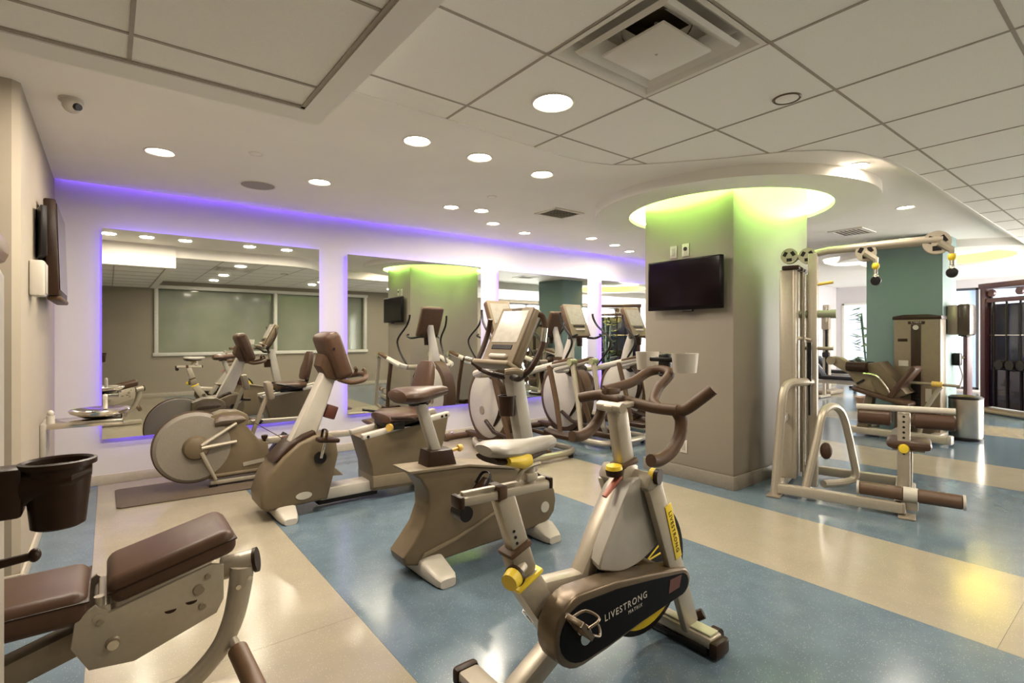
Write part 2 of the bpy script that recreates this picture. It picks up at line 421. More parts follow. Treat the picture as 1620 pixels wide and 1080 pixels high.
# low box over the left corner with its own recessed tiles
lb = G(); L0, L1, LY1 = X0, .757, 2.405
ti = (L0, .655, Y0, 2.275)
lb.box(((L0+L1)/2, (LY1+ti[3])/2, (LZ+GZ)/2), (L1-L0, LY1-ti[3], GZ-LZ)).box(((ti[1]+L1)/2, (Y0+ti[3])/2, (LZ+GZ)/2), (L1-ti[1], ti[3]-Y0, GZ-LZ))
obj('soffit_box', lb, 'gyp', ce)
LF = [(L0, Y0), (ti[1], Y0), (ti[1], ti[3]), (L0, ti[3])]
xs = [L0, -1.16, -.55, .057, ti[1]]; yv = [2.275, 2.062, 1.455, .845, .235, -.375, -.985, Y0]
for a, b in zip(xs[:-1], xs[1:]):
    for c, d in zip(yv[1:], yv[:-1]): tile_cell(a, b, c, d, LF, LZ+.012, ce)
g = G()
for v in xs[1:-1]: run(g, LF, 'x', v, LZ+.010)
for v in yv[1:-1]: run(g, LF, 'y', v, LZ+.010)
g.box((ti[1]-.008, (Y0+ti[3])/2, LZ+.008), (.016, ti[3]-Y0, .006)).box(((L0+ti[1])/2, ti[3]-.008, LZ+.008), (ti[1]-L0, .016, .006))
obj('tile_grid', g, 'tbar', ce)
# ring soffit round the pillar, its recess and the green strip
def ring(r0, r1, z0, z1, cx, cy, n=64):
    return G().lathe([(r0, z0), (r1, z0), (r1, z1), (r0, z1), (r0, z0)], (cx, cy, 0), n, cap=False)
def openlathe(prof, cx, cy, n=64):
    g = G(); rings = [[g.bm.verts.new((cx+r*math.cos(2*PI*j/n), cy+r*math.sin(2*PI*j/n), z)) for j in range(n)] for r, z in prof]
    for a, b in zip(rings[:-1], rings[1:]):
        for j in range(n): g.bm.faces.new((a[j], a[(j+1) % n], b[(j+1) % n], b[j]))
    return g
obj('ring_soffit', openlathe([(.915, 2.505), (.915, 2.468), (1.255, 2.468), (1.255, 2.56), (1.17, 2.56), (1.17, 2.505), (.915, 2.505)], RCX, RCY), 'gyp', ce, ang=.5)
obj('ring_recess', G().lathe([(0., 2.83), (1.17, 2.83), (1.17, 2.50)], (RCX, RCY, 0), 64, cap=False), 'gyp', ce, ang=.5)
obj('green_strip', ring(1.135, 1.15, 2.572, 2.587, RCX, RCY), 'green', ce)
# yellow coffer further right
obj('coffer_ring', openlathe([(CCR-.06, GZ+.045), (CCR-.06, 2.45), (CCR+.32, 2.45), (CCR+.32, GZ+.01)], CCX, CCY), 'gyp', ce, ang=.5)
obj('coffer_recess', G().lathe([(0., 2.82), (CCR+.12, 2.82), (CCR+.12, GZ+.05)], (CCX, CCY, 0), 64, cap=False), 'gyp', ce, ang=.5)
obj('yellow_strip', ring(CCR-.01, CCR+.01, GZ+.066, GZ+.078, CCX, CCY), 'yellow_led', ce)

# ================================================================== CEILING FIXTURES
def downlight(p, label, r=.075, watts=None, first=[None]):
    x, y, z = p
    t = thing('downlight', label, 'ceiling light', (x, y, z), 'recessed round downlights')
    obj('trim_ring', G().lathe([(r, -.001), (r+.012, -.007), (r+.022, -.001), (r+.020, .002), (r, .002)], p, 28, cap=False), 'trimw', t)
    obj('lens', G().lathe([(0, -.0005), (r, -.0005), (r, .004), (0, .004)], p, 28), 'lamp', t)
    l = bpy.data.lights.new('lamp', 'AREA'); l.shape = 'DISK'; l.size = 2*r*.9; l.energy = watts or DOWN_W; l.color = (1., .885, .73); l.spread = math.radians(176)
    lo = bpy.data.objects.new('lamp', l); COL.objects.link(lo); lo.parent = t; lo.location = (0, 0, -.009)
    return t
DL = [((.28, 4.33, GZ), 'downlight in the gypsum ceiling above the rowing machine, left of the round speaker'),
 ((1.38, 4.37, GZ), 'downlight just right of the round ceiling speaker'),
 ((1.59, 3.05, GZ), 'downlight nearest the inner corner of the lowered ceiling box'),
 ((2.09, 3.06, GZ), 'middle downlight of the row running to the ring soffit'),
 ((2.70, 3.08, GZ), 'downlight of that row nearest the ring soffit'),
 ((.81, 3.03, GZ), 'downlight hidden by the low box, third from left along the mirror top'),
 ((.39, 3.03, GZ), 'downlight hidden by the low box, second from left along the mirror top'),
 ((0., 3.03, GZ), 'downlight hidden by the low box, leftmost along the mirror top'),
 ((2.68, 4.42, GZ), 'small far downlight above the second mirror, leftmost of the cluster'),
 ((3.0, 4.36, GZ), 'small far downlight second in the cluster above the second mirror'),
 ((3.45, 4.78, GZ), 'small far downlight closest to the purple line over the second mirror'),
 ((4.08, 4.98, GZ), 'small far downlight above the gap between second and third mirrors'),
 ((5.0, 4.72, GZ), 'far downlight beside the left rim of the ring soffit'),
 ((5.64, 4.88, GZ), 'far downlight over the third mirror next to the pillar'),
 ((6.23, 5.1, GZ), 'farthest small downlight just left of the green pillar top'),
 ((4.42, 1.475, GZ), 'downlight between ring soffit and curved edge of the tile ceiling'),
 ((6.25, 1.655, GZ), 'downlight above the lat pulldown beam'),
 ((1.692, 1.85, TZ), 'large bright downlight in the tile beside the square diffuser')]
for p, lab in DL: downlight(p, lab, .085 if p[2] == TZ else (.075 if p[1] < 4.4 and p[0] < 3 else .065))
for k, (x, y) in enumerate([(1.69, -.85), (3.55, -.55), (5.4, -.55), (7.3, -.55), (9.2, -.55), (3.55, .1), (1.69, .28), (12.3, .2)]):  # first shows in the mirror; the rest are unseen, added to even the lighting
    downlight((x, y, TZ if x > .8 else LZ+.012), ['downlight in the tiles behind the viewer, over the interior window left end', 'added downlight in the tiles before the interior window mullion', 'added downlight in the tiles near the interior window right end',
      'added downlight in the tiles past the interior window', 'added downlight in the tiles opposite the leg press', 'added downlight in the tiles just behind the viewer on the right', 'added downlight in the tiles high over the diffuser side of the viewer', 'added downlight in the tiles opposite the cable station'][k], .085)
for k, (x, y) in enumerate([(8.0, 4.3), (11.0, 4.4), (13.2, 3.2)]):
    downlight((x, y, GZ), ['gypsum ceiling downlight behind the pillar', 'gypsum ceiling downlight over the far benches', 'gypsum ceiling downlight near the far windows'][k])

def ceil_disc(name, p, r, m, label, cat, rim='trimw'):
    t = thing(name, label, cat, p)
    obj('rim', G().lathe([(r, -.002), (r+.008, -.006), (r+.014, 0), (r, 0)], p, 24, cap=False), rim, t)
    obj('cover', G().lathe([(0, -.006), (r*.7, -.006), (r, -.003), (r, 0)], p, 24), m, t)
    return t
ceil_disc('ceiling_speaker', (.998, 4.786, GZ), .13, mat('speaker_grille', (.33,.29,.25), .7, noise=.2, scale=300), 'round grey ceiling speaker grille between two downlights', 'speaker')
ceil_disc('sprinkler_cover', (.813, 3.96, GZ), .035, 'gyp', 'small white sprinkler cover plate near the round speaker', 'sprinkler')
ceil_disc('sprinkler_cover', (2.772, 3.861, GZ), .035, 'gyp', 'small white sprinkler cover plate near the far downlight cluster', 'sprinkler')
t = ceil_disc('sprinkler_cover', (2.54, 1.137, TZ), .05, 'tile', 'white sprinkler cover with dark gap in the tile right of the diffuser', 'sprinkler', 'taupe')
# louvred grilles
def grille(p, sx, sy, label, dark):
    t = thing('air_grille', label, 'vent', p)
    x, y, z = p
    obj('frame', G().box((x, y-sy/2, z-.005), (sx+.05, .03, .012)).box((x, y+sy/2, z-.005), (sx+.05, .03, .012)).box((x-sx/2, y, z-.005), (.03, sy, .012)).box((x+sx/2, y, z-.005), (.03, sy, .012)), 'trimw', t)
    obj('backing', G().box((x, y, z-.001), (sx, sy, .002)), dark, t)
    for i in range(7):
        yy = y-sy/2+sy*(i+.7)/7.4
        obj('louvre', G().box((x, yy, z-.008), (sx, .018, .003), (.6, 0, 0)), 'trimw', t)
grille((3.70, 3.95, GZ), .36, .30, 'dark square air grille beside the ring soffit', 'brown')
grille((7.2, 2.45, GZ), .42, .34, 'white louvred air grille above the lat pulldown', 'taupe')
# square diffuser
cx, cy = DIFC; t = thing('air_diffuser', 'large square stepped white air diffuser set in the tile ceiling', 'vent', (cx, cy, TZ))
hx, hy = GXS/2-.006, GYS/2-.006
def sq_ring(o, i, zo, zi):
    g = G(); v = [(cx+sx*hx*o, cy+sy*hy*o, zo) for sx, sy in ((-1,-1),(1,-1),(1,1),(-1,1))]+[(cx+sx*hx*i, cy+sy*hy*i, zi) for sx, sy in ((-1,-1),(1,-1),(1,1),(-1,1))]
    g._add(v, [(k, (k+1) % 4, 4+(k+1) % 4, 4+k) for k in range(4)]); return g
g = G()
for o, i, zo, zi in ((1., .93, TZ-.004, TZ-.004), (.93, .74, TZ-.004, TZ+.05), (.74, .30, TZ+.05, TZ+.085)):
    for gg in (sq_ring(o, i, zo, zi),): g.merge(gg.bm)
obj('flared_pan', g, 'trimw', t, smooth=False)
obj('duct_neck', G().lathe([(.135, TZ+.07), (.135, TZ+.16), (0, TZ+.16)], (cx, cy, 0), 28, cap=False), 'taupe', t)
g = G(); 
for o, i, zo, zi in ((.76, .72, TZ+.004, TZ-.012), (.72, .46, TZ-.012, TZ+.045)): g.merge(sq_ring(o, i, zo, zi).bm)
obj('middle_cone', g, 'trimw', t, smooth=False)
obj('centre_plate', G().box((cx, cy, TZ-.018), (2*hx*.50, 2*hy*.50, .012), bev=.004).cyl((cx, cy, TZ-.012), (cx, cy, TZ+.1), .008), 'trimw', t)
obj('screw', G().lathe([(.006, TZ-.0255), (.006, TZ-.023)], (cx, cy, 0), 10), 'water', t)
# security camera
p = (-.16, 3.66, GZ); t = thing('security_camera', 'small white dome security camera on the ceiling by the left wall', 'camera', p)
obj('mount', G().lathe([(0, 0), (.055, 0), (.055, -.012), (.045, -.02), (0, -.02)], p, 24), 'white', t)
obj('head', G().ell((-.155, 3.645, GZ-.035), (.045, .05, .042)), 'white', t)
obj('lens', G().cyl((-.135, 3.612, GZ-.05), (-.125, 3.597, GZ-.056), .02, .017), 'black', t)
# white round fixture beyond the lat pulldown
p = (9.6, 3.3, GZ); t = thing('ceiling_lamp', 'shallow round white ceiling lamp beyond the lat pulldown beam', 'ceiling light', p)
obj('dish', G().lathe([(0, -.11), (.25, -.10), (.36, -.06), (.38, 0), (0, 0)], p, 36), mat('opal_dish', (.75,.73,.68), .4, noise=0, emit=(1., .95, .85), es=.6), t)
obj('band', G().lathe([(.375, -.012), (.39, -.012), (.39, 0), (.375, 0)], p, 36, cap=False), 'trimw', t)

# ================================================================== MIRRORS
for n, (a, b, z0, z1, lab) in enumerate([(-.045, 1.765, .395, 2.19, 'tall frameless mirror with purple backlight nearest the left corner'), (2.07, 3.845, .40, 2.17, 'second frameless mirror from the left corner, reflecting the green pillar'),
      (4.135, 5.84, .40, 2.15, 'third frameless mirror behind the elliptical trainers, reflecting the teal pillar'), (6.16, 7.9, .40, 2.15, 'fourth frameless mirror partly hidden by the taupe pillar')]):
    t = thing('wall_mirror', lab, 'mirror', ((a+b)/2, YM-.05, z0), 'backlit wall mirrors')
    cxm, czm = (a+b)/2, (z0+z1)/2
    obj('glass', G().box((cxm, YM-.048, czm), (b-a, .006, z1-z0)), 'mirror', t)
    obj('backing', G().box((cxm, YM-.0425, czm), (b-a-.004, .005, z1-z0-.004)), 'medge', t)
    obj('standoff_frame', G().box((cxm, YM-.02, czm), (b-a-.14, .04, z1-z0-.14)), 'medge', t)
    for (px, pz, sx, sz) in ((cxm, z0+.055, b-a-.1, .01), (cxm, z1-.055, b-a-.1, .01), (a+.055, czm, .01, z1-z0-.1), (b-.055, czm, .01, z1-z0-.1)):
        obj('light_strip', G().box((px, YM-.02, pz), (sx, .012, sz)), 'purple', t)

# ================================================================== BIKES
def loft(secs, seg=16, axis='x', n=2.):
    g = G(); rings = []
    for (a, b, c, rb, rc) in secs:
        ring = []
        for j in range(seg):
            t = 2*PI*j/seg; cs, sn = math.cos(t), math.sin(t)
            u = math.copysign(abs(cs)**(2/n), cs)*rb; v = math.copysign(abs(sn)**(2/n), sn)*rc
            ring.append(g.bm.verts.new({'x': (a, b+u, c+v), 'y': (b+u, a, c+v), 'z': (b+u, c+v, a)}[axis]))
        rings.append(ring)
    for p, q in zip(rings[:-1], rings[1:]):
        for j in range(seg): g.bm.faces.new((p[j], p[(j+1) % seg], q[(j+1) % seg], q[j]))
    g.bm.faces.new(rings[0]); g.bm.faces.new(rings[-1]); return g
def bar(a, b, w, d, yc):
    """flat bar in the xz plane from a to b, w wide in the plane, d thick in y"""
    a = Vector((a[0], 0, a[1])); b = Vector((b[0], 0, b[1])); v = b-a; ang = -math.atan2(v.z, v.x)
    c = (a+b)/2; return G().box((c.x, yc, c.z), (v.length, d, w), (0, ang, 0), bev=min(w, d)*.25)
def bars(lst):
    g = G()
    for a in lst: g.merge(bar(*a).bm)
    return g
bronze = mat('bronze_guard', (.13,.095,.06), .3, .5, noise=.05)
# ---------------- spin bike in the foreground
yc = 1.36; sb = thing('spin_bike', 'silver and yellow indoor cycling bike with black drive guard in the foreground', 'exercise bike', (1.47, yc, 0))
obj('frame', bars([((1.10, .47), (1.27, .215), .105, .075, yc), ((1.13, .405), (1.42, .375), .07, .07, yc), ((1.32, .30), (1.615, .71), .075, .075, yc), ((1.40, .26), (1.055, .075), .075, .08, yc), ((1.24, .25), (1.70, .25), .07, .06, yc), ((1.60, .62), (1.635, .775), .095, .085, yc)]), 'silver', sb)
g = G()
for y in (yc-.118, yc+.118): g.merge(bar((1.655, .70), (1.905, .075), .085, .032, y).bm)
g.box((1.665, yc, .70), (.10, .26, .075), (0, .55, 0), bev=.02)
obj('fork', g, 'silver', sb)
lab = obj('yellow_decal', bar((1.728, .615), (1.80, .39), .040, .003, yc-.136), 'yellow', sb)
text_mesh('lettering', 'LIVESTRONG', .026, 'black', lab, (1.764, yc-.1382, .5025), (.072, 0, -.225), (.225, 0, .072), spacing=1.25)
for x, nm in ((1.035, 'rear_stabiliser'), (1.91, 'front_stabiliser')):
    zs = -.012 if x < 1.5 else 0
    st = obj(nm, G().box((x, yc, .058+zs), (.085, .47, .045), bev=.012).box((x, yc, .082+zs), (.05, .16, .012), bev=.004), 'silver', sb)
    obj('rubber_strip', G().box((x, yc, .026), (.095, .44, .03), bev=.006), 'black', st)
    for s in (-1, 1):
        obj('end_cap', G().box((x, yc+s*.245, .042), (.10, .04, .065), bev=.015), 'brown', st)
        obj('levelling_foot', G().cyl((x, yc+s*.2, 0), (x, yc+s*.2, .03), .022), 'black', st)
    obj('top_plate', G().box((x, yc-.16, .085+zs), (.06, .13, .01), bev=.004), mat('greenish_pad', (.42,.42,.26), .5) if x > 1.5 else 'silverd', st)
g = G()
for s in (-1, 1): g.cyl((1.985, yc+s*.17, .04), (1.985, yc+s*.205, .04), .03)
g.cyl((1.955, yc, .05), (1.985, yc, .04), .01).cyl((1.985, yc-.18, .04), (1.985, yc+.18, .04), .008)
obj('transport_wheel', g, 'brown', sb)
obj('transport_grip', G().cyl((1.965, yc-.07, .06), (2.0, yc-.12, .095), .022), 'brown', sb)
# wheel shroud
P = smoothpoly([(1.385, .452), (1.46, .575), (1.53, .675), (1.585, .735), (1.665, .715), (1.74, .635), (1.775, .53), (1.735, .455), (1.63, .405), (1.52, .395), (1.43, .418)], 3)
obj('wheel_shroud', G().prism(P, 'xz', yc-.092, yc+.06, bev=.016, seg=3, taper=.78), 'lgrey', sb)
# flywheel
wc = (1.73, .33); fw = obj('flywheel', G().lathe([(.225, -.02), (.268, -.022), (.272, -.015), (.272, .015), (.268, .022), (.225, .02), (.225, -.02)], (wc[0], yc, wc[1]), 48, axis='y', cap=False), 'black', sb)
obj('yellow_rim', G().lathe([(.20, -.024), (.245, -.024), (.245, .024), (.20, .024), (.20, -.024)], (wc[0], yc, wc[1]), 48, axis='y', cap=False), 'yellow', fw)
for k in range(6):
    a = k*PI/3+.3
    for da in (-.16, .16): obj('spoke', G().cyl((wc[0]+.03*math.cos(a), yc, wc[1]+.03*math.sin(a)), (wc[0]+.21*math.cos(a+da), yc, wc[1]+.21*math.sin(a+da)), .008, seg=8), 'yellow', fw)
obj('hub', G().cyl((wc[0], yc-.10, wc[1]), (wc[0], yc+.10, wc[1]), .035), 'silverd', fw)
obj('dark_disc', G().cyl((wc[0], yc-.006, wc[1]), (wc[0], yc+.006, wc[1]), .202, seg=40), 'black', fw)
# drive guard
big = arc(1.232, .306, .122, 95, 275, 12); small = arc(1.80, .300, .055, -75, 92, 8)
GP = big+[(1.36, .195), (1.55, .222)]+small+[(1.60, .388), (1.40, .418)]
dg_ = obj('drive_guard', G().prism(GP, 'xz', yc-.155, yc-.062, bev=.012, seg=3), bronze, sb)
cu, cv = 1.47, .305
obj('black_panel', G().prism([(cu+(p[0]-cu)*.94, cv+(p[1]-cv)*.80-.004) for p in GP], 'xz', yc-.158, yc-.150), 'gloss', dg_)
text_mesh('lettering', 'LIVESTRONG', .034, 'white', dg_, (1.452, yc-.1592, .318), (1, 0, .06), (0, 0, 1), spacing=1.22)
text_mesh('lettering', 'MATRIX', .018, 'white', dg_, (1.50, yc-.1592, .293), (1, 0, .06), (0, 0, 1), spacing=1.3)
obj('panel_recess', G().prism([(1.70, .285), (1.77, .29), (1.785, .335), (1.71, .335)], 'xz', yc-.1595, yc-.157), mat('maroon_decal', (.10,.03,.02), .35), dg_)
# cranks and pedals
ax = (1.222, .302)
for s, (dx, dz) in ((-1, (-.062, .075)), (1, (.06, -.10))):
    y0 = yc+s*(.165 if s < 0 else .09); pz = (ax[0]+dx, ax[1]+dz)
    cr = obj('crank', G().cyl((ax[0], y0+s*.005, ax[1]), (pz[0], y0+s*.012, pz[1]), .014, .011, seg=10).cyl((ax[0], y0-.02, ax[1]), (ax[0], y0+.02, ax[1]), .026), 'chrome', sb)
    yp = y0+s*.055
    obj('pedal', G().box((pz[0], yp, pz[1]), (.020, .07, .020), bev=.005).box((pz[0]-.034, yp, pz[1]-.006), (.010, .066, .018), bev=.003).box((pz[0]+.034, yp, pz[1]-.006), (.010, .066, .018), bev=.003).box((pz[0], yp-.032, pz[1]-.006), (.075, .007, .018)).box((pz[0], yp+.032, pz[1]-.006), (.075, .007, .018)).rot((pz[0], yp, pz[1]), 'Y', .9), bronze if s < 0 else 'chrome', cr)
    obj('toe_cage', G().curve([(pz[0]+.03, yp-.03, pz[1]), (pz[0]+.07, yp-.025, pz[1]+.02), (pz[0]+.065, yp, pz[1]+.045), (pz[0]+.07, yp+.025, pz[1]+.02), (pz[0]+.03, yp+.03, pz[1])], .004, 6).curve([(pz[0]-.01, yp-.037, pz[1]), (pz[0]+.02, yp-.03, pz[1]+.05), (pz[0]+.02, yp+.03, pz[1]+.05), (pz[0]-.01, yp+.037, pz[1])], .0045, 6).rot((pz[0], yp, pz[1]), 'Y', .9), bronze if s < 0 else 'black', cr)
# seat post
sp = obj('seat_post', bars([((1.018, .757), (1.085, .565), .075, .05, yc)]), 'silver', sb)
for k in range(5):
    q = (1.060+k*.0065-.012, .625-k*.021+.012); obj('pin_hole', G().cyl((q[0], yc-.0275, q[1]), (q[0], yc-.024, q[1]), .005, seg=8), 'black', sp)
obj('post_sleeve', bars([((1.07, .575), (1.105, .475), .09, .07, yc)]), 'silverd', sb)
obj('sleeve_lip', bars([((1.068, .583), (1.076, .562), .10, .078, yc)]), 'grip', sb)
obj('yellow_collar', bars([((1.106, .470), (1.114, .452), .120, .085, yc)]), 'yellow', sb)
kn = obj('adjustment_knob', G().cyl((1.085, yc-.025, .515), (1.035, yc-.045, .502), .019), 'silver', sb)
obj('yellow_cap', G().cyl((1.032, yc-.047, .501), (1.002, yc-.059, .494), .032, .028), 'yellow', kn)
obj('ribbed_ring', G().cyl((1.042, yc-.043, .503), (1.032, yc-.047, .501), .035), 'brown', kn)
sl = obj('seat_slider', G().box((1.03, yc, .765), (.36, .052, .030), (0, .02, 0), bev=.008).box((1.03, yc, .785), (.34, .022, .014), (0, .02, 0), bev=.004), 'silver', sb)
for x, dx in ((.848, .02), (1.212, .016)): obj('end_cap', G().box((x, yc, .767), (dx, .058, .04), bev=.006), 'brown', sl)
obj('slider_bracket', G().box((1.0, yc, .773), (.035, .07, .045), bev=.008), 'grip', sl)
obj('slider_roller', G().cyl((.862, yc-.028, .733), (.862, yc+.028, .733), .024), 'black', sl)
obj('saddle_clamp', G().cyl((1.135, yc, .775), (1.128, yc, .885), .022).box((1.13, yc, .80), (.05, .05, .03), bev=.008).curve([(1.06, yc-.025, .80), (1.09, yc-.025, .835), (1.16, yc-.025, .845)], .008, 6), 'silver', sb)
sd = obj('saddle', loft([(.945, yc, .912, .050, .016), (.958, yc, .910, .072, .022), (.985, yc, .909, .088, .027), (1.03, yc, .906, .086, .028), (1.08, yc, .901, .060, .029), (1.13, yc, .898, .040, .029), (1.19, yc, .901, .031, .028), (1.235, yc, .905, .024, .022), (1.25, yc, .905, .012, .012)], 20), 'lgrey', sb)
obj('saddle_base', loft([(.955, yc, .885, .06, .012), (.985, yc, .882, .075, .020), (1.03, yc, .878, .072, .020), (1.09, yc, .870, .05, .018), (1.2, yc, .880, .022, .012)], 16), 'brown', sd)
obj('yellow_flash', loft([(.985, yc-.050, .886, .043, .017), (1.03, yc-.050, .880, .042, .026), (1.075, yc-.038, .872, .030, .032), (1.11, yc-.028, .864, .022, .022)], 14), 'yellow', sd)
# head, stem and bars
stem = obj('handlebar_stem', bars([((1.585, .99), (1.628, .77), .078, .055, yc)]), 'silver', sb)
obj('stem_lip', bars([((1.625, .785), (1.631, .758), .10, .08, yc)]), 'grip', stem)
obj('slider_plate', G().box((1.60, yc, 1.0), (.15, .045, .02), (0, -.05, 0), bev=.006).cyl((1.55, yc-.06, 1.0), (1.55, yc+.06, 1.0), .02), 'silver', stem)
obj('pop_pin', G().cyl((1.595, yc, .76), (1.565, yc, .755), .012), 'silver', sb)
tk = obj('tension_knob', G().cyl((1.56, yc-.01, .735), (1.557, yc-.01, .758), .032, .034), 'brown', sb); obj('yellow_cap', G().cyl((1.557, yc-.01, .758), (1.556, yc-.01, .772), .034, .03), 'yellow', tk)
obj('brake_lever', G().curve([(1.60, yc-.02, .735), (1.555, yc-.02, .712), (1.49, yc-.02, .665)], [.012, .016, .012], 8, flat=.6), 'red', sb)
k2 = obj('pull_knob', G().cyl((1.645, yc-.04, .735), (1.665, yc-.11, .735), .014), 'silver', sb)
obj('yellow_cap', G().cyl((1.665, yc-.105, .735), (1.668, yc-.125, .735), .030), 'yellow', k2); obj('dark_rim', G().cyl((1.668, yc-.125, .735), (1.672, yc-.14, .735), .031), 'brown', k2)
hb = obj('handlebar', G().curve([(1.70, yc-.20, .995), (1.69, yc-.1, .995), (1.685, yc, 1.005), (1.69, yc+.1, 1.012), (1.70, yc+.175, 1.02)], .0225, 12), 'grip', sb)
for s in (-1, 1):
    e = .19; zz = .995 if s < 0 else 1.02
    obj('horn', G().curve([(1.70, yc+s*e, zz), (1.72, yc+s*(e+.03), zz+.005), (1.75, yc+s*(e+.085), zz+.055), (1.765, yc+s*(e+.115), zz+.085)] if s < 0 else [(1.70, yc+s*(e-.02), zz), (1.69, yc+s*(e+.02), zz-.004), (1.665, yc+s*(e+.09), zz-.02)], .0225, 12), 'grip', hb)
    obj('drop', G().curve([(1.70, yc+s*e, zz), (1.72, yc+s*(e+.01), zz-.04), (1.705, yc+s*(e+.012), zz-.10), (1.65, yc+s*(e+.012), zz-.15), (1.585, yc+s*(e+.01), zz-.17), (1.535, yc+s*(e+.01), zz-.165)], .0235, 12), 'grip', hb)
obj('aero_bar', G().curve([(1.69, yc-.13, .995), (1.72, yc-.075, 1.015), (1.78, yc-.05, 1.06), (1.86, yc-.05, 1.115), (1.88, yc, 1.13), (1.85, yc+.05, 1.12), (1.75, yc+.06, 1.08), (1.63, yc+.07, 1.06), (1.60, yc+.08, 1.055)], .0205, 12, sub=6), 'grip', hb)
obj('arm_pad', G().box((1.63, yc+.07, 1.052), (.07, .05, .03), bev=.01), 'grip', hb)
bh = obj('bottle_bracket', G().box((1.90, yc, 1.15), (.035, .05, .10), bev=.008).box((1.895, yc, 1.175), (.03, .14, .02), bev=.006).cyl((1.875, yc, 1.11), (1.885, yc, 1.14), .018), 'black', sb)
for s, c in ((-1, (1.885, yc-.105)), (1, (1.92, yc+.105))):
    g = G(); n = 14; R = .048
    for k in range(n):
        a0 = -.25+k*(PI*1.35)/n + (PI*.9 if s < 0 else -.35); a1 = a0+PI*1.35/n
        pt = lambda a, r, z: (c[0]+r*math.cos(a), c[1]+r*math.sin(a), z)
        zt = lambda a: 1.205
        g._add([pt(a0, R, 1.125), pt(a1, R, 1.125), pt(a1, R+.008, zt(a1)), pt(a0, R+.008, zt(a0)), pt(a0, R-.004, 1.125), pt(a1, R-.004, 1.125), pt(a1, R+.004, zt(a1)), pt(a0, R+.004, zt(a0))], [(0,1,2,3), (7,6,5,4), (3,2,6,7), (0,4,5,1)])
    obj('bottle_holder', g, 'white', bh)

# ---------------- upright bike in the middle
yc = 2.54; ub = thing('upright_bike', 'taupe upright exercise bike with large screen console, behind the silver spin bike', 'exercise bike', (1.75, yc, 0))
P = [(1.235, .565), (1.60, .545), (1.933, .478), (2.10, .425), (2.214, .355)]+[(2.262, .29), (2.275, .222), (2.26, .15), (2.215, .105), (2.16, .088), (1.90, .07), (1.679, .065), (1.42, .055), (1.296, .06), (1.215, .08), (1.20, .125), (1.25, .18), (1.315, .26), (1.35, .35), (1.345, .44), (1.30, .515)]
sh = obj('shroud', G().prism(P, 'xz', yc-.085, yc+.085, bev=.015, seg=3), 'taupe', ub)
obj('top_deck', G().prism([(1.225, .573), (1.60, .556), (1.94, .488), (1.94, .474), (1.60, .54), (1.235, .556)], 'xz', yc-.098, yc+.098, bev=.004), 'taupel', sh)
obj('moulded_ridge', G().prism([(1.30, .10), (1.52, .145), (1.80, .24), (1.86, .30), (1.78, .25), (1.52, .165), (1.32, .125)], 'xz', yc-.096, yc-.082, bev=.004), 'taupel', sh)
obj('front_cover', G().prism([(2.0, .462), (2.10, .432), (2.205, .365), (2.16, .36), (2.02, .40)], 'xz', yc-.09, yc+.09, bev=.006), 'brown', sh)
obj('badge', G().cyl((2.175, yc-.089, .195), (2.175, yc-.083, .195), .034, seg=24).rot((2.175, yc, .195), 'Y', 0), 'white', sh)
for x, nm, y0, y1 in ((1.36, 'rear_foot', yc-.27, yc+.30), (2.17, 'front_foot', yc-.19, yc+.24)):
    f = obj(nm, loft([(y0, x, .022, .045, .022), (y0+.03, x, .03, .06, .03), (yc-.09, x, .05, .075, .05), (yc+.09, x, .05, .075, .05), (y1-.03, x, .03, .06, .03), (y1, x, .022, .045, .022)], 16, 'y', 4), 'white', ub)
    obj('end_pad', G().box((x, y0+.03, .008), (.08, .05, .014)).box((x, y1-.03, .008), (.08, .05, .014)), 'brown', f)
obj('seat_post', bars([((1.335, .93), (1.455, .58), .062, .05, yc)]), 'lgrey', ub)
obj('post_boot', G().prism([(1.352, .545), (1.55, .535), (1.515, .645), (1.372, .65)], 'xz', yc-.06, yc+.06, bev=.01), 'brown', ub)
k = obj('seat_pin', G().cyl((1.50, yc, .615), (1.575, yc-.02, .635), .009), 'gold', ub); obj('knob', G().lathe([(0, -.014), (.018, -.012), (.022, 0), (.018, .012), (0, .014)], (1.583, yc-.022, .637), 14, axis='x'), 'gold', k)
sd = obj('saddle', loft([(1.195, yc, .955, .07, .022), (1.205, yc, .955, .115, .036), (1.235, yc, .957, .135, .044), (1.29, yc, .957, .135, .046), (1.35, yc, .957, .10, .044), (1.41, yc, .962, .055, .038), (1.47, yc, .968, .04, .030), (1.505, yc, .97, .028, .020)], 22), 'vinyl', ub)
obj('saddle_rail', G().box((1.33, yc, .912), (.10, .05, .03), bev=.008), 'black', sd)
for s, (dx, dz) in ((-1, (.10, .125)), (1, (-.105, -.125))):
    c0 = (1.543, .32); y0 = yc+s*.098; p = (c0[0]+dx, c0[1]+dz)
    cr = obj('crank', G().cyl((c0[0], y0-.012, c0[1]), (c0[0], y0+.012, c0[1]), .038).cyl((c0[0], y0+s*.012, c0[1]), (p[0], y0+s*.022, p[1]), .013, .010), 'black' if s < 0 else 'gold', ub)
    y1 = y0+s*.075
    obj('pedal', G().box((p[0], y1, p[1]), (.095, .09, .026), (0, -.7 if s < 0 else 0, 0), bev=.008), 'brown', cr)
    g = G().curve([(p[0]-.02, y1-.048, p[1]), (p[0]+.0, y1-.04, p[1]+.06), (p[0]+.01, y1, p[1]+.075), (p[0]+.0, y1+.04, p[1]+.06), (p[0]-.02, y1+.048, p[1])], .011, 8, flat=.35)
    obj('pedal_strap', g.rot((p[0], y1, p[1]), 'Y', .3 if s < 0 else 0), 'black', cr)
obj('mast', bars([((2.115, .40), (1.985, 1.06), .105, .10, yc)]), 'lgrey', ub)
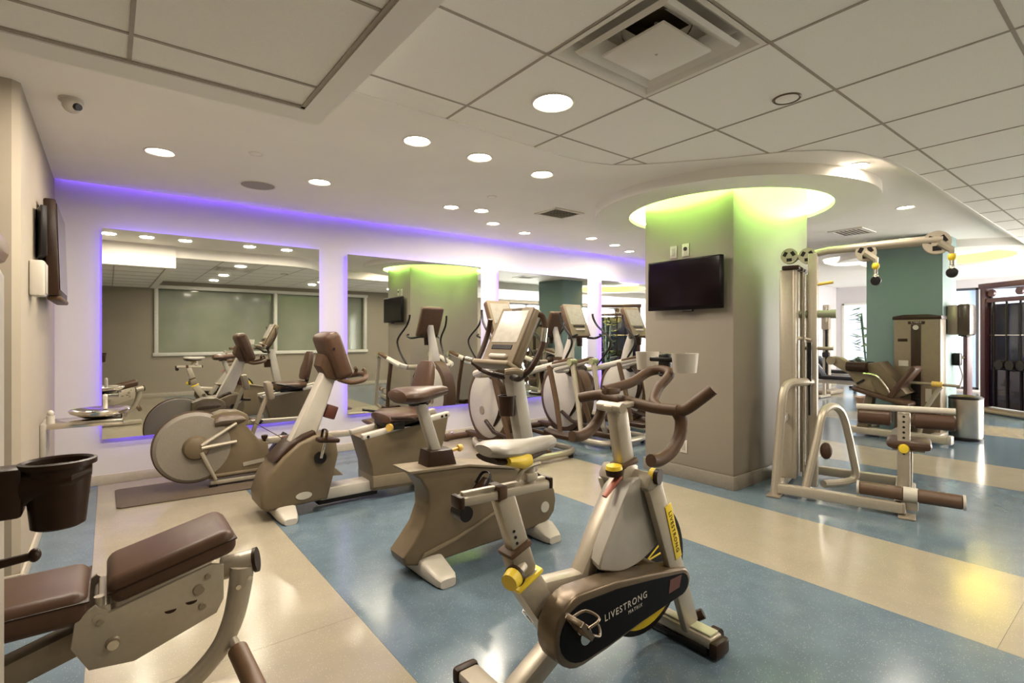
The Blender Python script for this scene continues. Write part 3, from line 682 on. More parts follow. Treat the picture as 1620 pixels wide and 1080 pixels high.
ch = obj('cup_holder', G().lathe([(0, .785), (.046, .785), (.053, .90), (.058, .90), (.058, .908), (.050, .908), (.044, .795), (0, .795)], (1.94, yc, 0), 20, cap=False), 'brown', ub)
obj('holder_arm', G().box((2.0, yc, .85), (.06, .03, .05), bev=.006), 'brown', ch)
# console: leaning slab facing the rider
cyc = yc-.015
A = Vector((1.845, cyc, 1.105)); B = Vector((2.025, cyc, 1.455)); V = (B-A); ang = math.atan2(V.x, V.z); Cn = (A+B)/2
def slab(c, d, off, rot, bev=.02, seg=3):
    g = G().box((off[0], off[1], off[2]), d, bev=bev, seg=seg); bmesh.ops.transform(g.bm, matrix=Matrix.Translation(c) @ Matrix.Rotation(rot, 4, 'Y'), verts=g.bm.verts); return g
H = V.length
con = obj('console', slab(Cn, (.075, .33, H), (.037, 0, 0), ang, .03), 'taupe', ub)
obj('bezel', slab(Cn, (.012, .315, H*.97), (-.003, 0, 0), ang, .006), 'taupe', con)
obj('screen', slab(Cn, (.006, .255, H*.56), (-.009, 0, .055), ang, .002, 1), 'cscreen', con)
obj('display_strip', slab(Cn, (.008, .20, .030), (-.009, 0, -.085), ang, .002, 1), 'black', con)
obj('key_ledge', slab(Cn, (.03, .17, .03), (-.016, -.01, -.15), ang, .012), 'lgrey', con)
obj('name_plate', slab(Cn, (.006, .10, .014), (-.008, 0, H*.44), ang, .002, 1), 'brown', con)
obj('reading_tray', slab(Cn, (.10, .36, .03), (-.01, 0, -.205), ang, .012), 'taupel', con)
hb = obj('handlebar', G().curve([(1.93, yc+.13, 1.03), (1.95, yc+.05, 1.02), (1.96, yc, 1.02), (1.95, yc-.05, 1.02), (1.92, yc-.14, 1.02), (1.90, yc-.22, 1.05)], .018, 10), 'brown', ub)
obj('grip_horn', G().curve([(1.90, yc-.22, 1.05), (1.915, yc-.27, 1.10), (1.97, yc-.285, 1.20), (2.0, yc-.285, 1.30), (2.0, yc-.265, 1.385), (1.985, yc-.245, 1.40)], .017, 10), 'brown', hb)
obj('pulse_sensor', G().cyl((1.985, yc-.286, 1.24), (2.0, yc-.284, 1.32), .0195), 'chrome', hb)
obj('grip_horn', G().curve([(1.93, yc+.13, 1.03), (1.90, yc+.22, 1.06), (1.90, yc+.27, 1.10), (1.96, yc+.285, 1.20), (2.0, yc+.285, 1.30), (2.0, yc+.26, 1.385)], .017, 10), 'brown', hb)
obj('side_grip', G().curve([(1.90, yc+.22, 1.06), (1.86, yc+.26, 1.11), (1.81, yc+.30, 1.125)], .02, 10), 'brown', hb)
obj('pulse_sensor', G().cyl((1.855, yc+.263, 1.112), (1.82, yc+.293, 1.123), .0215), 'chrome', hb)
obj('side_grip', G().curve([(1.90, yc-.20, 1.05), (1.84, yc-.22, 1.075), (1.78, yc-.19, 1.07)], .02, 10), 'taupel', hb)

# ---------------- recumbent bike along the mirror side
yc = 3.96; rb = thing('recumbent_bike', 'taupe recumbent exercise bike with brown console facing its low seat', 'exercise bike', (1.5, yc, 0))
P = [(.808, .174), (.815, .10), (.85, .075), (1.259, .085), (1.30, .24), (1.337, .40), (1.325, .50), (1.30, .545), (1.25, .565), (1.169, .557), (1.061, .515), (.955, .43), (.855, .315)]
sh = obj('shroud', G().prism(P, 'xz', yc-.165, yc+.165, bev=.022, seg=3), 'taupe', rb)
obj('top_cover', G().prism([(.90, .40), (1.0, .50), (1.10, .56), (1.18, .585), (1.20, .54), (1.06, .50), (.96, .41)], 'xz', yc-.13, yc+.13, bev=.01), 'brown', sh)
obj('badge', G().lathe([(.0, -.003), (1., -.003), (1., .003), (0, .003)], (1.09, yc-.166, .145), 24, axis='y', sx=.055, sy=.026), 'white', sh)
obj('rear_fin', G().prism([(1.30, .235), (1.40, .225), (1.315, .31)], 'xz', yc-.10, yc+.10, bev=.006), 'taupel', sh)
for x in (.97, 2.15):
    f = obj('floor_foot', loft([(yc-.29, x, .02, .04, .02), (yc-.26, x, .03, .055, .03), (yc-.15, x, .05, .07, .05), (yc+.15, x, .05, .07, .05), (yc+.26, x, .03, .055, .03), (yc+.29, x, .02, .04, .02)], 16, 'y', 4), 'white', rb)
obj('base_beam', G().box((1.45, yc, .10), (.45, .17, .085), bev=.012), 'white', rb)
obj('beam_tread', G().box((1.45, yc, .04), (.46, .14, .03), bev=.006), 'black', rb)
P = [(1.535, .487), (1.60, .27), (1.615, .075), (2.21, .055), (2.215, .30), (2.25, .42), (2.285, .59), (1.90, .545)]
rs = obj('seat_pedestal', G().prism(P, 'xz', yc-.15, yc+.15, bev=.014, seg=3), 'taupe', rb)
obj('pedestal_band', G().prism([(1.612, .10), (2.212, .08), (2.214, .17), (1.606, .19)], 'xz', yc-.156, yc+.156, bev=.006), 'taupel', rs)
g = G()
for s in (-1, 1): g.merge(bar((1.53, .497), (2.30, .607), .045, .06, yc+s*.12).bm)
rl = obj('seat_rail', g, 'white', rb)
for q in ((1.57, .50), (2.22, .594), (2.26, .60)): obj('bolt', G().cyl((q[0], yc-.153, q[1]), (q[0], yc-.148, q[1]), .012, seg=10), 'black', rl)
st = obj('seat_cushion', loft([(1.72, yc, .60, .10, .02), (1.735, yc, .61, .19, .035), (1.80, yc, .625, .215, .045), (1.95, yc, .62, .22, .05), (2.06, yc, .625, .18, .045), (2.09, yc, .63, .10, .03)], 20, n=2.8), 'vinyl', rb)
obj('seat_carriage', G().box((1.89, yc, .565), (.30, .30, .075), bev=.015).box((1.80, yc-.17, .565), (.12, .04, .06), bev=.01), 'black', rb)
obj('adjust_lever', G().curve([(1.95, yc+.21, .60), (1.80, yc+.235, .63), (1.68, yc+.235, .655)], .011, 8), 'black', rb)
kb = obj('seat_handle', G().curve([(1.95, yc-.20, .60), (1.85, yc-.24, .63), (1.72, yc-.24, .64)], .013, 8), 'brown', rb)
obj('amber_knob', G().cyl((1.735, yc-.19, .56), (1.715, yc-.20, .56), .03), 'gold', rb)
obj('backrest', loft([(.69, 2.075, yc, .035, .13), (.72, 2.08, yc, .042, .17), (.82, 2.10, yc, .045, .18), (.92, 2.13, yc, .042, .155), (1.02, 2.15, yc, .038, .13), (1.06, 2.155, yc, .028, .09)], 20, 'z', 2.8), 'vinyl', rb)
obj('backrest_post', G().curve([(2.06, yc, .56), (2.12, yc, .68), (2.15, yc, .85)], .025, 8), 'black', rb)
obj('mast', G().prism([(1.0, .46), (1.19, .46), (1.375, 1.0), (1.275, 1.03)], 'xz', yc-.055, yc+.055, bev=.02, seg=3), 'white', rb)
A = Vector((1.415, yc, .955)); B = Vector((1.29, yc, 1.30)); V = B-A; H = V.length; ang = math.atan2(V.x, V.z); Cn = (A+B)/2
con = obj('console', slab(Cn, (.125, .34, H), (-.005, 0, 0), ang, .045, 4), 'vinyl', rb)
obj('screen', slab(Cn, (.006, .25, H*.6), (.059, 0, .03), ang, .002, 1), 'cscreen', con)
obj('neck_housing', G().prism([(1.23, 1.05), (1.28, .96), (1.40, .93), (1.34, 1.10), (1.25, 1.14)], 'xz', yc-.09, yc+.09, bev=.015), 'grip', con)
obj('speaker_dot', G().cyl((1.30, yc-.172, 1.18), (1.30, yc-.168, 1.18), .010, seg=12), 'black', con)
hb = obj('handlebar', G().curve([(1.36, yc-.10, .95), (1.42, yc-.20, .93), (1.52, yc-.19, .945), (1.58, yc-.08, .965), (1.59, yc, .97), (1.58, yc+.08, .965), (1.52, yc+.19, .945), (1.42, yc+.20, .93), (1.36, yc+.10, .95)], .018, 10), 'grip', rb)
obj('handle_horn', G().curve([(1.56, yc-.10, .96), (1.57, yc-.09, 1.0), (1.555, yc-.08, 1.02)], .014, 8).curve([(1.56, yc+.10, .96), (1.57, yc+.09, 1.0), (1.555, yc+.08, 1.02)], .014, 8), 'grip', hb)
obj('cup_holder', G().box((1.325, yc, .70), (.085, .10, .10), (0, .35, 0), bev=.01).box((1.26, yc, .705), (.06, .03, .03)), mat('maroon_cup', (.085,.025,.015), .4), rb)
for s, (dx, dz) in ((-1, (.03, .135)), (1, (.10, .10))):
    c0 = (1.20, .40); y0 = yc+s*.178; p = (c0[0]+dx, c0[1]+dz); y1 = y0+s*.07
    cr = obj('crank', G().cyl((c0[0], y0-.012, c0[1]), (c0[0], y0+.012, c0[1]), .042), 'black', rb)
    obj('crank_arm', G().cyl((c0[0], y0+s*.015, c0[1]), (p[0], y0+s*.022, p[1]), .012), 'chrome', cr)
    obj('pedal', G().box((p[0], y1, p[1]), (.15, .09, .03), (0, .12, 0), bev=.010), 'brown', cr)
    obj('pedal_strap', G().curve([(p[0]-.03, y1-.048, p[1]), (p[0]-.02, y1-.04, p[1]+.07), (p[0]-.02, y1+.04, p[1]+.07), (p[0]-.03, y1+.048, p[1])], .010, 8, flat=.4), 'brown', cr)

# ---------------- rowing machine by the mirror
yc = 5.0; rw = thing('rowing_machine', 'rowing machine with round perforated flywheel cover on a brown mat', 'rowing machine', (.9, yc, .012))
fc = (.556, .355)
fw = obj('flywheel_cover', G().lathe([(0, -.055), (.10, -.057), (.262, -.052), (.285, -.035), (.292, 0), (.285, .04), (.26, .055), (0, .055)], (fc[0], yc, fc[1]), 56, axis='y'), 'flywheel', rw)
obj('dark_rim', G().lathe([(.285, -.012), (.296, -.012), (.296, .018), (.285, .018), (.285, -.012)], (fc[0], yc, fc[1]), 56, axis='y', cap=False), 'grip', fw)
obj('hub', G().lathe([(0, -.115), (.05, -.112), (.085, -.095), (.10, -.06), (.10, -.05), (0, -.05)], (fc[0]+.01, yc, fc[1]), 32, axis='y'), 'taupe', fw)
for q in ((.86, .53), (.86, .375), (.705, .075)):
    obj('support_arm', G().tube([(fc[0]+.04, yc-.105, fc[1]+(q[1]-fc[1])*.12), (q[0], yc-.075, q[1])], [.017, .013], 8), 'silver', rw)
bd = obj('body', G().prism([(.66, .60), (.76, .635), (.88, .63), (.95, .59), (.965, .54), (.94, .50), (1.05, .35), (1.115, .335), (1.13, .16), (1.13, .075), (.66, .075)], 'xz', yc-.05, yc+.12, bev=.012, seg=2), 'taupe', rw)
obj('tank_shell', loft([(.70, yc+.03, .545, .11, .05), (.74, yc+.03, .56, .12, .065), (.88, yc+.03, .56, .11, .062), (.94, yc+.03, .55, .08, .045)], 16), mat('brown_shell', (.10,.07,.045), .35), bd)
lb2 = obj('name_strip', G().box((1.0, yc-.053, .175), (.17, .005, .032), (0, -.10, 0)), 'silver', bd)
obj('lower_trim', G().box((.90, yc-.055, .105), (.46, .012, .022), bev=.003), 'taupel', bd)
ft = obj('floor_rail', G().box((.93, yc-.03, .045), (.52, .05, .035), bev=.008), 'silver', rw)
obj('rubber_foot', G().box((.69, yc-.03, .022), (.06, .06, .02)).box((1.16, yc-.03, .022), (.06, .06, .02)), 'black', ft)
obj('monorail', bars([((1.08, .335), (2.55, .30), .06, .07, yc+.03)]), 'silver', rw)
sl = obj('sliding_seat', loft([(2.05, yc+.03, .40, .09, .012), (2.06, yc+.03, .40, .14, .022), (2.2, yc+.03, .405, .15, .025), (2.30, yc+.03, .40, .10, .018)], 16), 'vinyl', rw)
obj('seat_truck', G().box((2.17, yc+.03, .355), (.16, .11, .05), bev=.008), 'black', sl)
obj('rear_leg', bars([((2.50, .30), (2.54, .035), .05, .07, yc+.03)]).box((2.54, yc+.03, .026), (.06, .36, .028), bev=.006), 'silver', rw)
obj('pull_cord', G().cyl((.955, yc-.03, .55), (1.245, yc-.07, .345), .004, seg=6), 'grip', rw)
hd = obj('handle', G().cyl((1.25, yc-.20, .34), (1.25, yc+.12, .34), .017), 'brown', rw)
obj('handle_holder', G().box((1.265, yc-.04, .33), (.06, .06, .08), bev=.01), mat('maroon_holder', (.10,.035,.025), .4), rw)
obj('level_cap', G().cyl((1.09, yc-.03, .335), (1.09, yc-.03, .36), .012).lathe([(0, .40), (.026, .395), (.028, .38), (.020, .362), (0, .36)], (1.09, yc-.03, 0), 16), 'brown', rw)
mn = obj('monitor_arm', bars([((1.0, .36), (1.13, .72), .035, .03, yc+.08)]), 'silverd', rw)
obj('monitor', G().box((1.15, yc+.08, .78), (.05, .13, .16), (0, -.2, 0), bev=.012), 'silverd', mn)
obj('foot_plate', G().box((1.22, yc-.06, .27), (.03, .10, .26), (0, .7, 0), bev=.008).box((1.22, yc+.12, .27), (.03, .10, .26), (0, .7, 0), bev=.008), 'black', rw)
mt = obj('rubber_mat', G().prism([(.045, 4.80), (.07, 4.775), (1.35, 4.70), (1.35, 5.32), (.06, 5.36), (.04, 5.34)], 'xy', 0.0005, .0115, bev=.003), 'mat_'); tag(mt, 'brown rubber mat under the rowing machine flywheel', 'mat')

# ================================================================== ELLIPTICAL TRAINERS facing the mirrors
ex, ey = 3.55, 4.8
et = thing('elliptical_trainer', 'elliptical trainer nearest the recumbent bike, its screen behind the upright bike console', 'elliptical trainer', (ex, ey, 0), 'elliptical trainers facing the mirrors')
def E(pts): return [(ex+p[0], ey+p[1], p[2]) for p in pts]
fr = obj('rear_frame', G().curve(E([(-.17, .25, .06), (-.30, .0, .06), (-.37, -.5, .06), (-.37, -.78, .06), (-.27, -.90, .06), (0, -.92, .06), (.27, -.90, .06), (.37, -.78, .06), (.37, -.5, .06), (.30, .0, .06), (.17, .25, .06)]), .032, 10), 'silver', et)
for s in (-1, 1): obj('foot', G().cyl(E([(s*.27, -.90, 0)])[0], E([(s*.27, -.90, .04)])[0], .025), 'black', fr)
obj('centre_spine', G().box((ex, ey-.1, .07), (.10, 1.5, .06), bev=.015), 'grip', et)
ff = obj('front_foot', G().cyl(E([(-.32, .62, .045)])[0], E([(.32, .62, .045)])[0], .036).cyl(E([(0, .3, .06)])[0], E([(0, .62, .05)])[0], .035), 'grip', et)
for s in (-1, 1):
    obj('end_cap', G().cyl(E([(s*.31, .62, .045)])[0], E([(s*.36, .62, .045)])[0], .045), 'grip', ff)
    obj('transport_wheel', G().cyl(E([(s*.22, .68, .05)])[0], E([(s*.25, .68, .05)])[0], .05), 'chrome', ff)
hs = obj('drive_housing', G().lathe([(0, -.10), (.86, -.095), (.95, -.075), (.98, -.03), (.98, .03), (.95, .075), (.86, .095), (0, .10)], (ex, ey+.12, .48), 44, axis='x', sx=.40, sy=.42), 'white', et)
obj('dark_rim', G().lathe([(.93, -.085), (1.06, -.07), (1.07, .0), (1.06, .07), (.93, .085), (.93, -.085)], (ex, ey+.12, .48), 44, axis='x', sx=.40, sy=.42, cap=False), 'grip', hs)
for s in (-1, 1):
    obj('oval_badge', G().lathe([(0, -.004), (1, -.004), (1, .004), (0, .004)], (ex+s*.102, ey+.20, .40), 20, axis='x', sx=.045, sy=.05), 'silverd', hs)
    obj('side_fairing', G().curve(E([(s*.108, -.05, .86), (s*.115, -.22, .70), (s*.112, -.20, .45), (s*.108, -.05, .25)]), [.02, .05, .045, .015], 10, flat=.5), 'brown', hs)
ma = obj('mast', loft([(.70, ex, ey+.08, .075, .11), (.90, ex, ey+.10, .07, .085), (1.1, ex, ey+.07, .055, .06), (1.3, ex, ey+.0, .045, .05), (1.42, ex, ey-.04, .045, .05)], 16, 'z', 3), 'white', et)
obj('pivot_cross_tube', G().cyl(E([(-.33, -.06, .84)])[0], E([(.33, -.06, .84)])[0], .035), 'silver', et)
obj('pivot_shroud', loft([(-.16+ex, ey-.05, .84, .05, .05), (-.10+ex, ey-.05, .84, .085, .085), (.10+ex, ey-.05, .84, .085, .085), (.16+ex, ey-.05, .84, .05, .05)], 16), 'brown', et)
for s in (-1, 1):
    ra = obj('rocker_arm', G().tube(E([(s*.33, -.06, .84), (s*.40, -.12, .86), (s*.425, -.40, .93), (s*.43, -.73, 1.0)]), [.035, .038, .036, .034], 10), 'white', et)
    obj('rocker_cap', G().box((ex+s*.43, ey-.60, .985), (.075, .30, .045), (-.22, 0, 0), bev=.018), 'grip', ra)
    obj('knuckle', G().cyl(E([(s*.38, -.76, .985)])[0], E([(s*.47, -.76, .985)])[0], .038).box((ex+s*.43, ey-.745, .99), (.06, .06, .06), bev=.01), mat('olive_knuckle', (.22,.22,.12), .5), ra)
    dl = obj('drop_leg', G().tube(E([(s*.43, -.76, .98), (s*.43, -.84, .60), (s*.42, -.90, .26), (s*.36, -.88, .20)]), [.03, .028, .026, .026], 10), 'silver', et)
    bl_ = obj('inner_leg', G().tube(E([(s*.40, -.42, .93), (s*.385, -.55, .55), (s*.35, -.66, .20)]), [.03, .03, .026], 8), 'grip', et)
    pd = obj('pedal', loft([(ey-.98, ex+s*.27, .215, .05, .018), (ey-.94, ex+s*.27, .21, .075, .028), (ey-.70, ex+s*.26, .21, .08, .028), (ey-.56, ex+s*.25, .225, .06, .035), (ey-.54, ex+s*.25, .23, .04, .03)], 16, 'y', 4), 'brown', et)
    obj('pedal_link', G().tube(E([(s*.25, -.60, .19), (s*.22, -.2, .22), (s*.15, .05, .30)]), .024, 8), 'brown', et)
    obj('moving_handle', G().curve(E([(s*.31, -.08, .85), (s*.34, -.22, 1.0), (s*.35, -.33, 1.16), (s*.34, -.30, 1.26), (s*.31, -.14, 1.40), (s*.295, -.08, 1.50), (s*.29, -.07, 1.56)]), .014, 8), 'black', et)
Cn = Vector((ex, ey-.06, 1.47)); 
def slabx(d, off, bev=.02, seg=3):
    g = G().box(off, d, bev=bev, seg=seg); bmesh.ops.transform(g.bm, matrix=Matrix.Translation(Cn) @ Matrix.Rotation(-.42, 4, 'X'), verts=g.bm.verts); return g
con = obj('console', slabx((.34, .08, .46), (0, .035, 0), .035), 'grip', et)
obj('bezel', slabx((.325, .012, .445), (0, -.006, 0), .006), 'taupel', con)
obj('screen', slabx((.265, .006, .25), (0, -.013, .06), .002, 1), 'cscreen', con)
obj('display_strip', slabx((.2, .006, .026), (0, -.014, -.09), .002, 1), 'black', con)
obj('key_ledge', slabx((.16, .025, .025), (0, -.018, -.14), .01), 'lgrey', con)
for s in (-1, 1): obj('fixed_handle', G().curve(E([(s*.10, -.02, 1.27), (s*.22, -.15, 1.24), (s*.24, -.26, 1.27), (s*.20, -.28, 1.29)]), .014, 8), 'black', con)
obj('cup_holder', G().lathe([(.035, 1.14), (.042, 1.24), (.038, 1.24), (.032, 1.15), (0, 1.15)], (ex, ey-.12, 0), 16, cap=False), 'brown', et)
dup(et, (4.74, ey, 0), 'middle elliptical trainer of the row, before the third mirror')
dup(et, (5.92, ey, 0), 'elliptical trainer farthest along the row, next to the taupe pillar')

# ================================================================== LAT PULLDOWN by the taupe pillar
lx, ly = 4.62, 1.98
lt = thing('lat_pulldown', 'silver lat pulldown machine with overhead pulley beam beside the taupe pillar', 'weight machine', (lx, ly, 0))
def Lp(*p): return [(lx+q[0], ly+q[1], q[2]) for q in p]
def LB(c, d, rot=None, bev=.01): return G().box((lx+c[0], ly+c[1], c[2]), d, rot, bev=bev)
tw = obj('weight_tower', LB((0, .05, .96), (.34, .10, 1.70), bev=.012), 'silverd', lt)
for k, dx in enumerate((-.16, 0., .16)):
    obj('tower_rib', LB((dx, -.005 if k != 1 else .0, .96), (.075, .03, 1.72), bev=.012), 'silver', tw)
    obj('tower_cap', LB((dx, .02, 1.835), (.10, .13, .035), bev=.01), 'brown', tw)
for s in (-1, 1): obj('side_rib', LB((s*.175, .05, .96), (.03, .11, 1.72), bev=.01), 'silver', tw)
obj('upright_post', LB((0, -.115, .99), (.085, .07, 1.94), bev=.012), 'silver', lt)
ovb = obj('overhead_beam', G().tube(Lp((0, .07, 1.945), (0, -.10, 1.955), (0, -.22, 1.975), (0, -.60, 1.985), (0, -.95, 1.985)), [.028, .03, .03, .034, .038], 12), 'silver', lt)
def pulley(y, z, r, parent, n=3):
    g = G()
    for s in (-1, 1): g.lathe([(0, s*.026-.003), (r, s*.026-.003), (r*1.01, s*.026), (r, s*.026+.003), (0, s*.026+.003)], (lx, ly+y, z), 28, axis='x')
    o = obj('pulley_plate', g, 'silver', parent)
    for s in (-1, 1):
        for k in range(n):
            a = 2*PI*k/n+.5; obj('cut_out', G().box((lx+s*.0295, ly+y+.52*r*math.cos(a), z+.52*r*math.sin(a)), (.002, r*.42, r*.62), (a, 0, 0), bev=r*.0), 'black', o)
    obj('pulley_wheel', G().lathe([(0, -.014), (r*.78, -.014), (r*.70, 0), (r*.78, .014), (0, .014)], (lx, ly+y, z), 24, axis='x'), 'black', o)
    return o
pulley(.06, 1.955, .065, lt); pulley(-.075, 1.945, .065, lt); pulley(-.48, 1.935, .07, lt); pulley(-.915, 1.965, .085, lt)
for y, z, nm in ((-.545, 1.85, 0), (-1.0, 1.88, 1)):
    br = obj('swivel_bracket', G().tube(Lp((-.03, y+.07, z+.08), (-.03, y, z+.02), (-.03, y, z-.02)), [.028, .022, .016], 8), 'silver', lt)
    hd = obj('cable_end', G().cyl(*Lp((-.03, y, z-.02), (-.03, y, z-.09)), .014).ell(Lp((-.03, y, z-.115))[0], (.02, .02, .03)), 'chrome', lt)
    obj('yellow_stop', G().ell(Lp((-.03, y, z-.03))[0], (.026, .026, .032)), 'yellow', hd)
    obj('black_hook', G().lathe([(0, -.022), (.034, -.018), (.038, 0), (.034, .018), (0, .022)], Lp((-.03, y, z-.145))[0], 18, axis='x'), 'black', hd)
obj('selector_bar', G().cyl(*Lp((0, .06, 1.455), (0, -.24, 1.455)), .032).cyl(*Lp((0, -.24, 1.455), (0, -.28, 1.455)), .036), mat('olive_tube', (.20,.21,.14), .45), lt)
obj('amber_peg', G().cyl(*Lp((0, -.14, 1.70), (0, -.26, 1.715)), .012), 'gold', lt)
obj('cross_pin', G().cyl(*Lp((0, -.05, 1.17), (0, -.26, 1.17)), .014), 'silverd', lt)
g = G()
for dx in (-.10, .10): g.cyl(*Lp((dx, -.06, .1), (dx, -.06, 1.8)), .011)
obj('guide_rod', g, 'chrome', lt)
obj('gas_strut', G().cyl(*Lp((-.09, -.10, 1.22), (-.09, -.10, .90)), .017).cyl(*Lp((-.09, -.10, .90), (-.09, -.10, .62)), .009), 'black', lt)
obj('cable_loop', G().curve(Lp((-.15, -.02, .95), (-.17, .03, 1.15), (-.12, -.02, 1.25), (-.05, -.10, 1.24)), .014, 8), 'silver', lt)
obj('a_frame', G().curve(Lp((-.40, .10, .0), (-.36, .07, .55), (-.33, .055, .80), (-.27, .03, .88), (-.15, -.05, .895), (0, -.12, .89)), .033, 10, sub=6), 'silver', lt)
obj('brace', LB((-.22, .055, .61), (.30, .035, .055), (0, -.08, 0), bev=.008), 'lgrey', lt)
obj('arch_tube', G().curve(Lp((-.30, -.10, .06), (-.22, -.17, .45), (-.17, -.20, .64), (-.08, -.24, .70), (.02, -.29, .68), (.09, -.33, .58), (.14, -.38, .30), (.16, -.40, .12), (.10, -.34, .07), (-.08, -.20, .07)), .030, 10, sub=6), 'silver', lt)
obj('knee_pad', G().ell(Lp((-.02, -.21, .33))[0], (.05, .045, .07)), 'vinyl', lt)
bf = obj('base_frame', LB((-.39, -.30, .06), (.06, .84, .075)).merge(LB((.44, -.30, .06), (.06, .84, .075)).bm).merge(LB((.02, .09, .06), (.86, .06, .075)).bm).merge(LB((.02, -.70, .06), (.86, .07, .075)).bm), 'silver', lt)
for q in ((-.41, .10), (-.39, -.74), (.44, -.74), (.44, .10)): obj('floor_plate', LB((q[0], q[1], .007), (.15, .10, .012), bev=.004), 'silverd', bf)
scol = obj('seat_column', LB((0, -.72, .39), (.06, .08, .60)), 'silver', lt)
for k in range(8): obj('pin_hole', G().cyl(*Lp((-.032, -.72, .66-k*.04), (-.029, -.72, .66-k*.04)), .009, seg=8), 'black', scol)
obj('rear_seat_post', LB((.16, -.74, .22), (.06, .07, .36)), 'silver', lt)
obj('seat_foot', LB((.20, -.76, .05), (.34, .07, .06), bev=.01), 'lgrey', lt)
obj('seat_knob', G().lathe([(0, -.05), (.03, -.045), (.036, -.02), (.03, 0), (0, 0)], Lp((-.03, -.72, .42))[0], 16, axis='x'), 'yellow', lt)
obj('seat', LB((.10, -.75, .445), (.30, .28, .065), bev=.03), 'vinyl', lt)
obj('seat_pan', LB((.10, -.75, .405), (.22, .2, .02), bev=.005), 'silverd', lt)
tb = obj('thigh_bar', G().cyl(*Lp((-.04, -.42, .715), (-.04, -1.02, .725)), .024), 'white', lt)
for a, b in ((-.43, -.64), (-.78, -1.02)): obj('thigh_roller', G().lathe([(.02, a), (.05, a), (.058, a-.01), (.058, b+.01), (.05, b), (.02, b)], (lx-.04, ly, .64), 20, axis='y'), 'vinyl', tb)
rb_ = obj('foot_roller_arm', LB((-.34, -.76, .12), (.05, .09, .16), bev=.012), 'silver', lt)
for a, b in ((-.46, -.72), (-.80, -1.04)): obj('foot_roller', G().lathe([(.02, a), (.042, a), (.048, a-.008), (.048, b+.008), (.042, b), (.02, b)], (lx-.36, ly, .155), 20, axis='y'), mat('brown_roller', (.085,.045,.022), .45), rb_)
for a, b in ((-.72, -.80), (-1.04, -1.055), (-.445, -.46)): obj('roller_collar', G().cyl(*Lp((-.36, a, .155), (-.36, b, .155)), .05), 'white', rb_)
lt.rotation_euler = (0, 0, math.radians(14.5))

# ================================================================== LEG PRESS before the teal pillar
lp = thing('leg_press', 'leg press machine with tall grey weight tower before the teal pillar', 'weight machine', (7.75, 2.1, 0))
tw = obj('weight_tower', G().box((7.97, 1.97, .77), (.24, .48, 1.44), bev=.03), 'taupel', lp)
obj('tower_cap', G().prism([(1.72, 1.475), (2.22, 1.475), (2.215, 1.515), (2.10, 1.535), (1.85, 1.535), (1.725, 1.515)], 'yz', 7.84, 8.10, bev=.01), 'brown', tw)
obj('weight_window', G().box((7.848, 1.975, .80), (.012, .10, 1.22), bev=.004), 'brown', tw)
obj('round_badge', G().cyl((7.845, 1.975, 1.375), (7.838, 1.975, 1.375), .03), 'white', tw)
nm = obj('name_plate', G().box((7.846, 1.97, 1.435), (.01, .17, .035), bev=.004), 'brown', tw)
text_mesh('lettering', 'CYBEX', .032, 'white', nm, (7.8395, 1.97, 1.436), (0, -1, 0), (0, 0, 1), spacing=1.15)
obj('small_plate', G().box((7.846, 2.11, 1.22), (.01, .10, .035), bev=.006), 'brown', tw)
obj('instruction_card', G().box((7.846, 2.10, .93), (.006, .10, .07)), 'white', tw)
obj('weight_label', G().box((7.846, 1.85, .55), (.006, .06, .16)), 'white', tw)
g = G()
for k in range(10): g.box((7.846, 1.975, .30+k*.045), (.02, .085, .038), bev=.002)
obj('weight_plates', g, 'black', tw)
bs = obj('base_frame', G().box((7.60, 2.1, .07), (.10, 1.04, .09), bev=.015).box((7.80, 2.45, .07), (.4, .10, .08), bev=.01).box((7.80, 1.75, .07), (.4, .10, .08), bev=.01), 'silver', lp)
obj('round_hub', G().cyl((7.54, 2.06, .085), (7.60, 2.06, .085), .08), 'lgrey', bs)
obj('end_cap', G().box((7.60, 1.595, .075), (.12, .05, .10), bev=.012), 'lgrey', bs)
obj('front_post', G().tube([(7.62, 2.50, .11), (7.62, 2.45, .35), (7.62, 2.40, .55)], .03, 8), 'silver', lp)
obj('side_pillar', G().prism([(2.40, .11), (2.52, .11), (2.42, .52), (2.34, .52)], 'yz', 7.55, 7.70, bev=.01), 'taupe', lp)
obj('seat', G().box((7.60, 2.245, .525), (.30, .62, .06), (-.27, 0, 0), bev=.025).rot((7.6, 2.245, .525), 'X', .54), 'vinyl', lp)
obj('backrest', G().box((7.60, 2.02, .715), (.30, .46, .065), (-.99, 0, 0), bev=.028), 'vinyl', lp)
pr = obj('foot_plate', G().prism([(2.40, .92), (2.26, .95), (1.98, .58), (2.12, .50), (2.30, .58)], 'yz', 7.50, 7.85, bev=.012), 'taupe', lp)
obj('press_arm', G().prism([(2.85, .93), (2.80, 1.0), (2.70, .985), (2.45, .83), (2.25, .70), (2.10, .55), (2.30, .52), (2.48, .60), (2.60, .78)], 'yz', 7.52, 7.66, bev=.012), 'taupel', lp)
obj('arm_pivot', G().cyl((7.50, 2.80, .945), (7.68, 2.80, .945), .055), 'silverd', lp)
obj('shin_roller', G().cyl((7.48, 2.60, .88), (7.48, 2.38, .88), .062), 'brown', lp)
obj('curved_rail', G().curve([(7.48, 2.42, .80), (7.48, 2.28, .78), (7.48, 2.18, .66), (7.48, 2.14, .58)], .014, 8), 'chrome', lp)
obj('strap_slot', G().box((7.515, 2.46, .69), (.01, .10, .025), (-.6, 0, 0)), 'black', lp)
obj('lower_roller', G().cyl((7.60, 2.40, .27), (7.60, 2.16, .27), .075).cyl((7.60, 1.98, .27), (7.60, 1.70, .27), .075), mat('brown_roller', (.085,.045,.022), .45), lp)
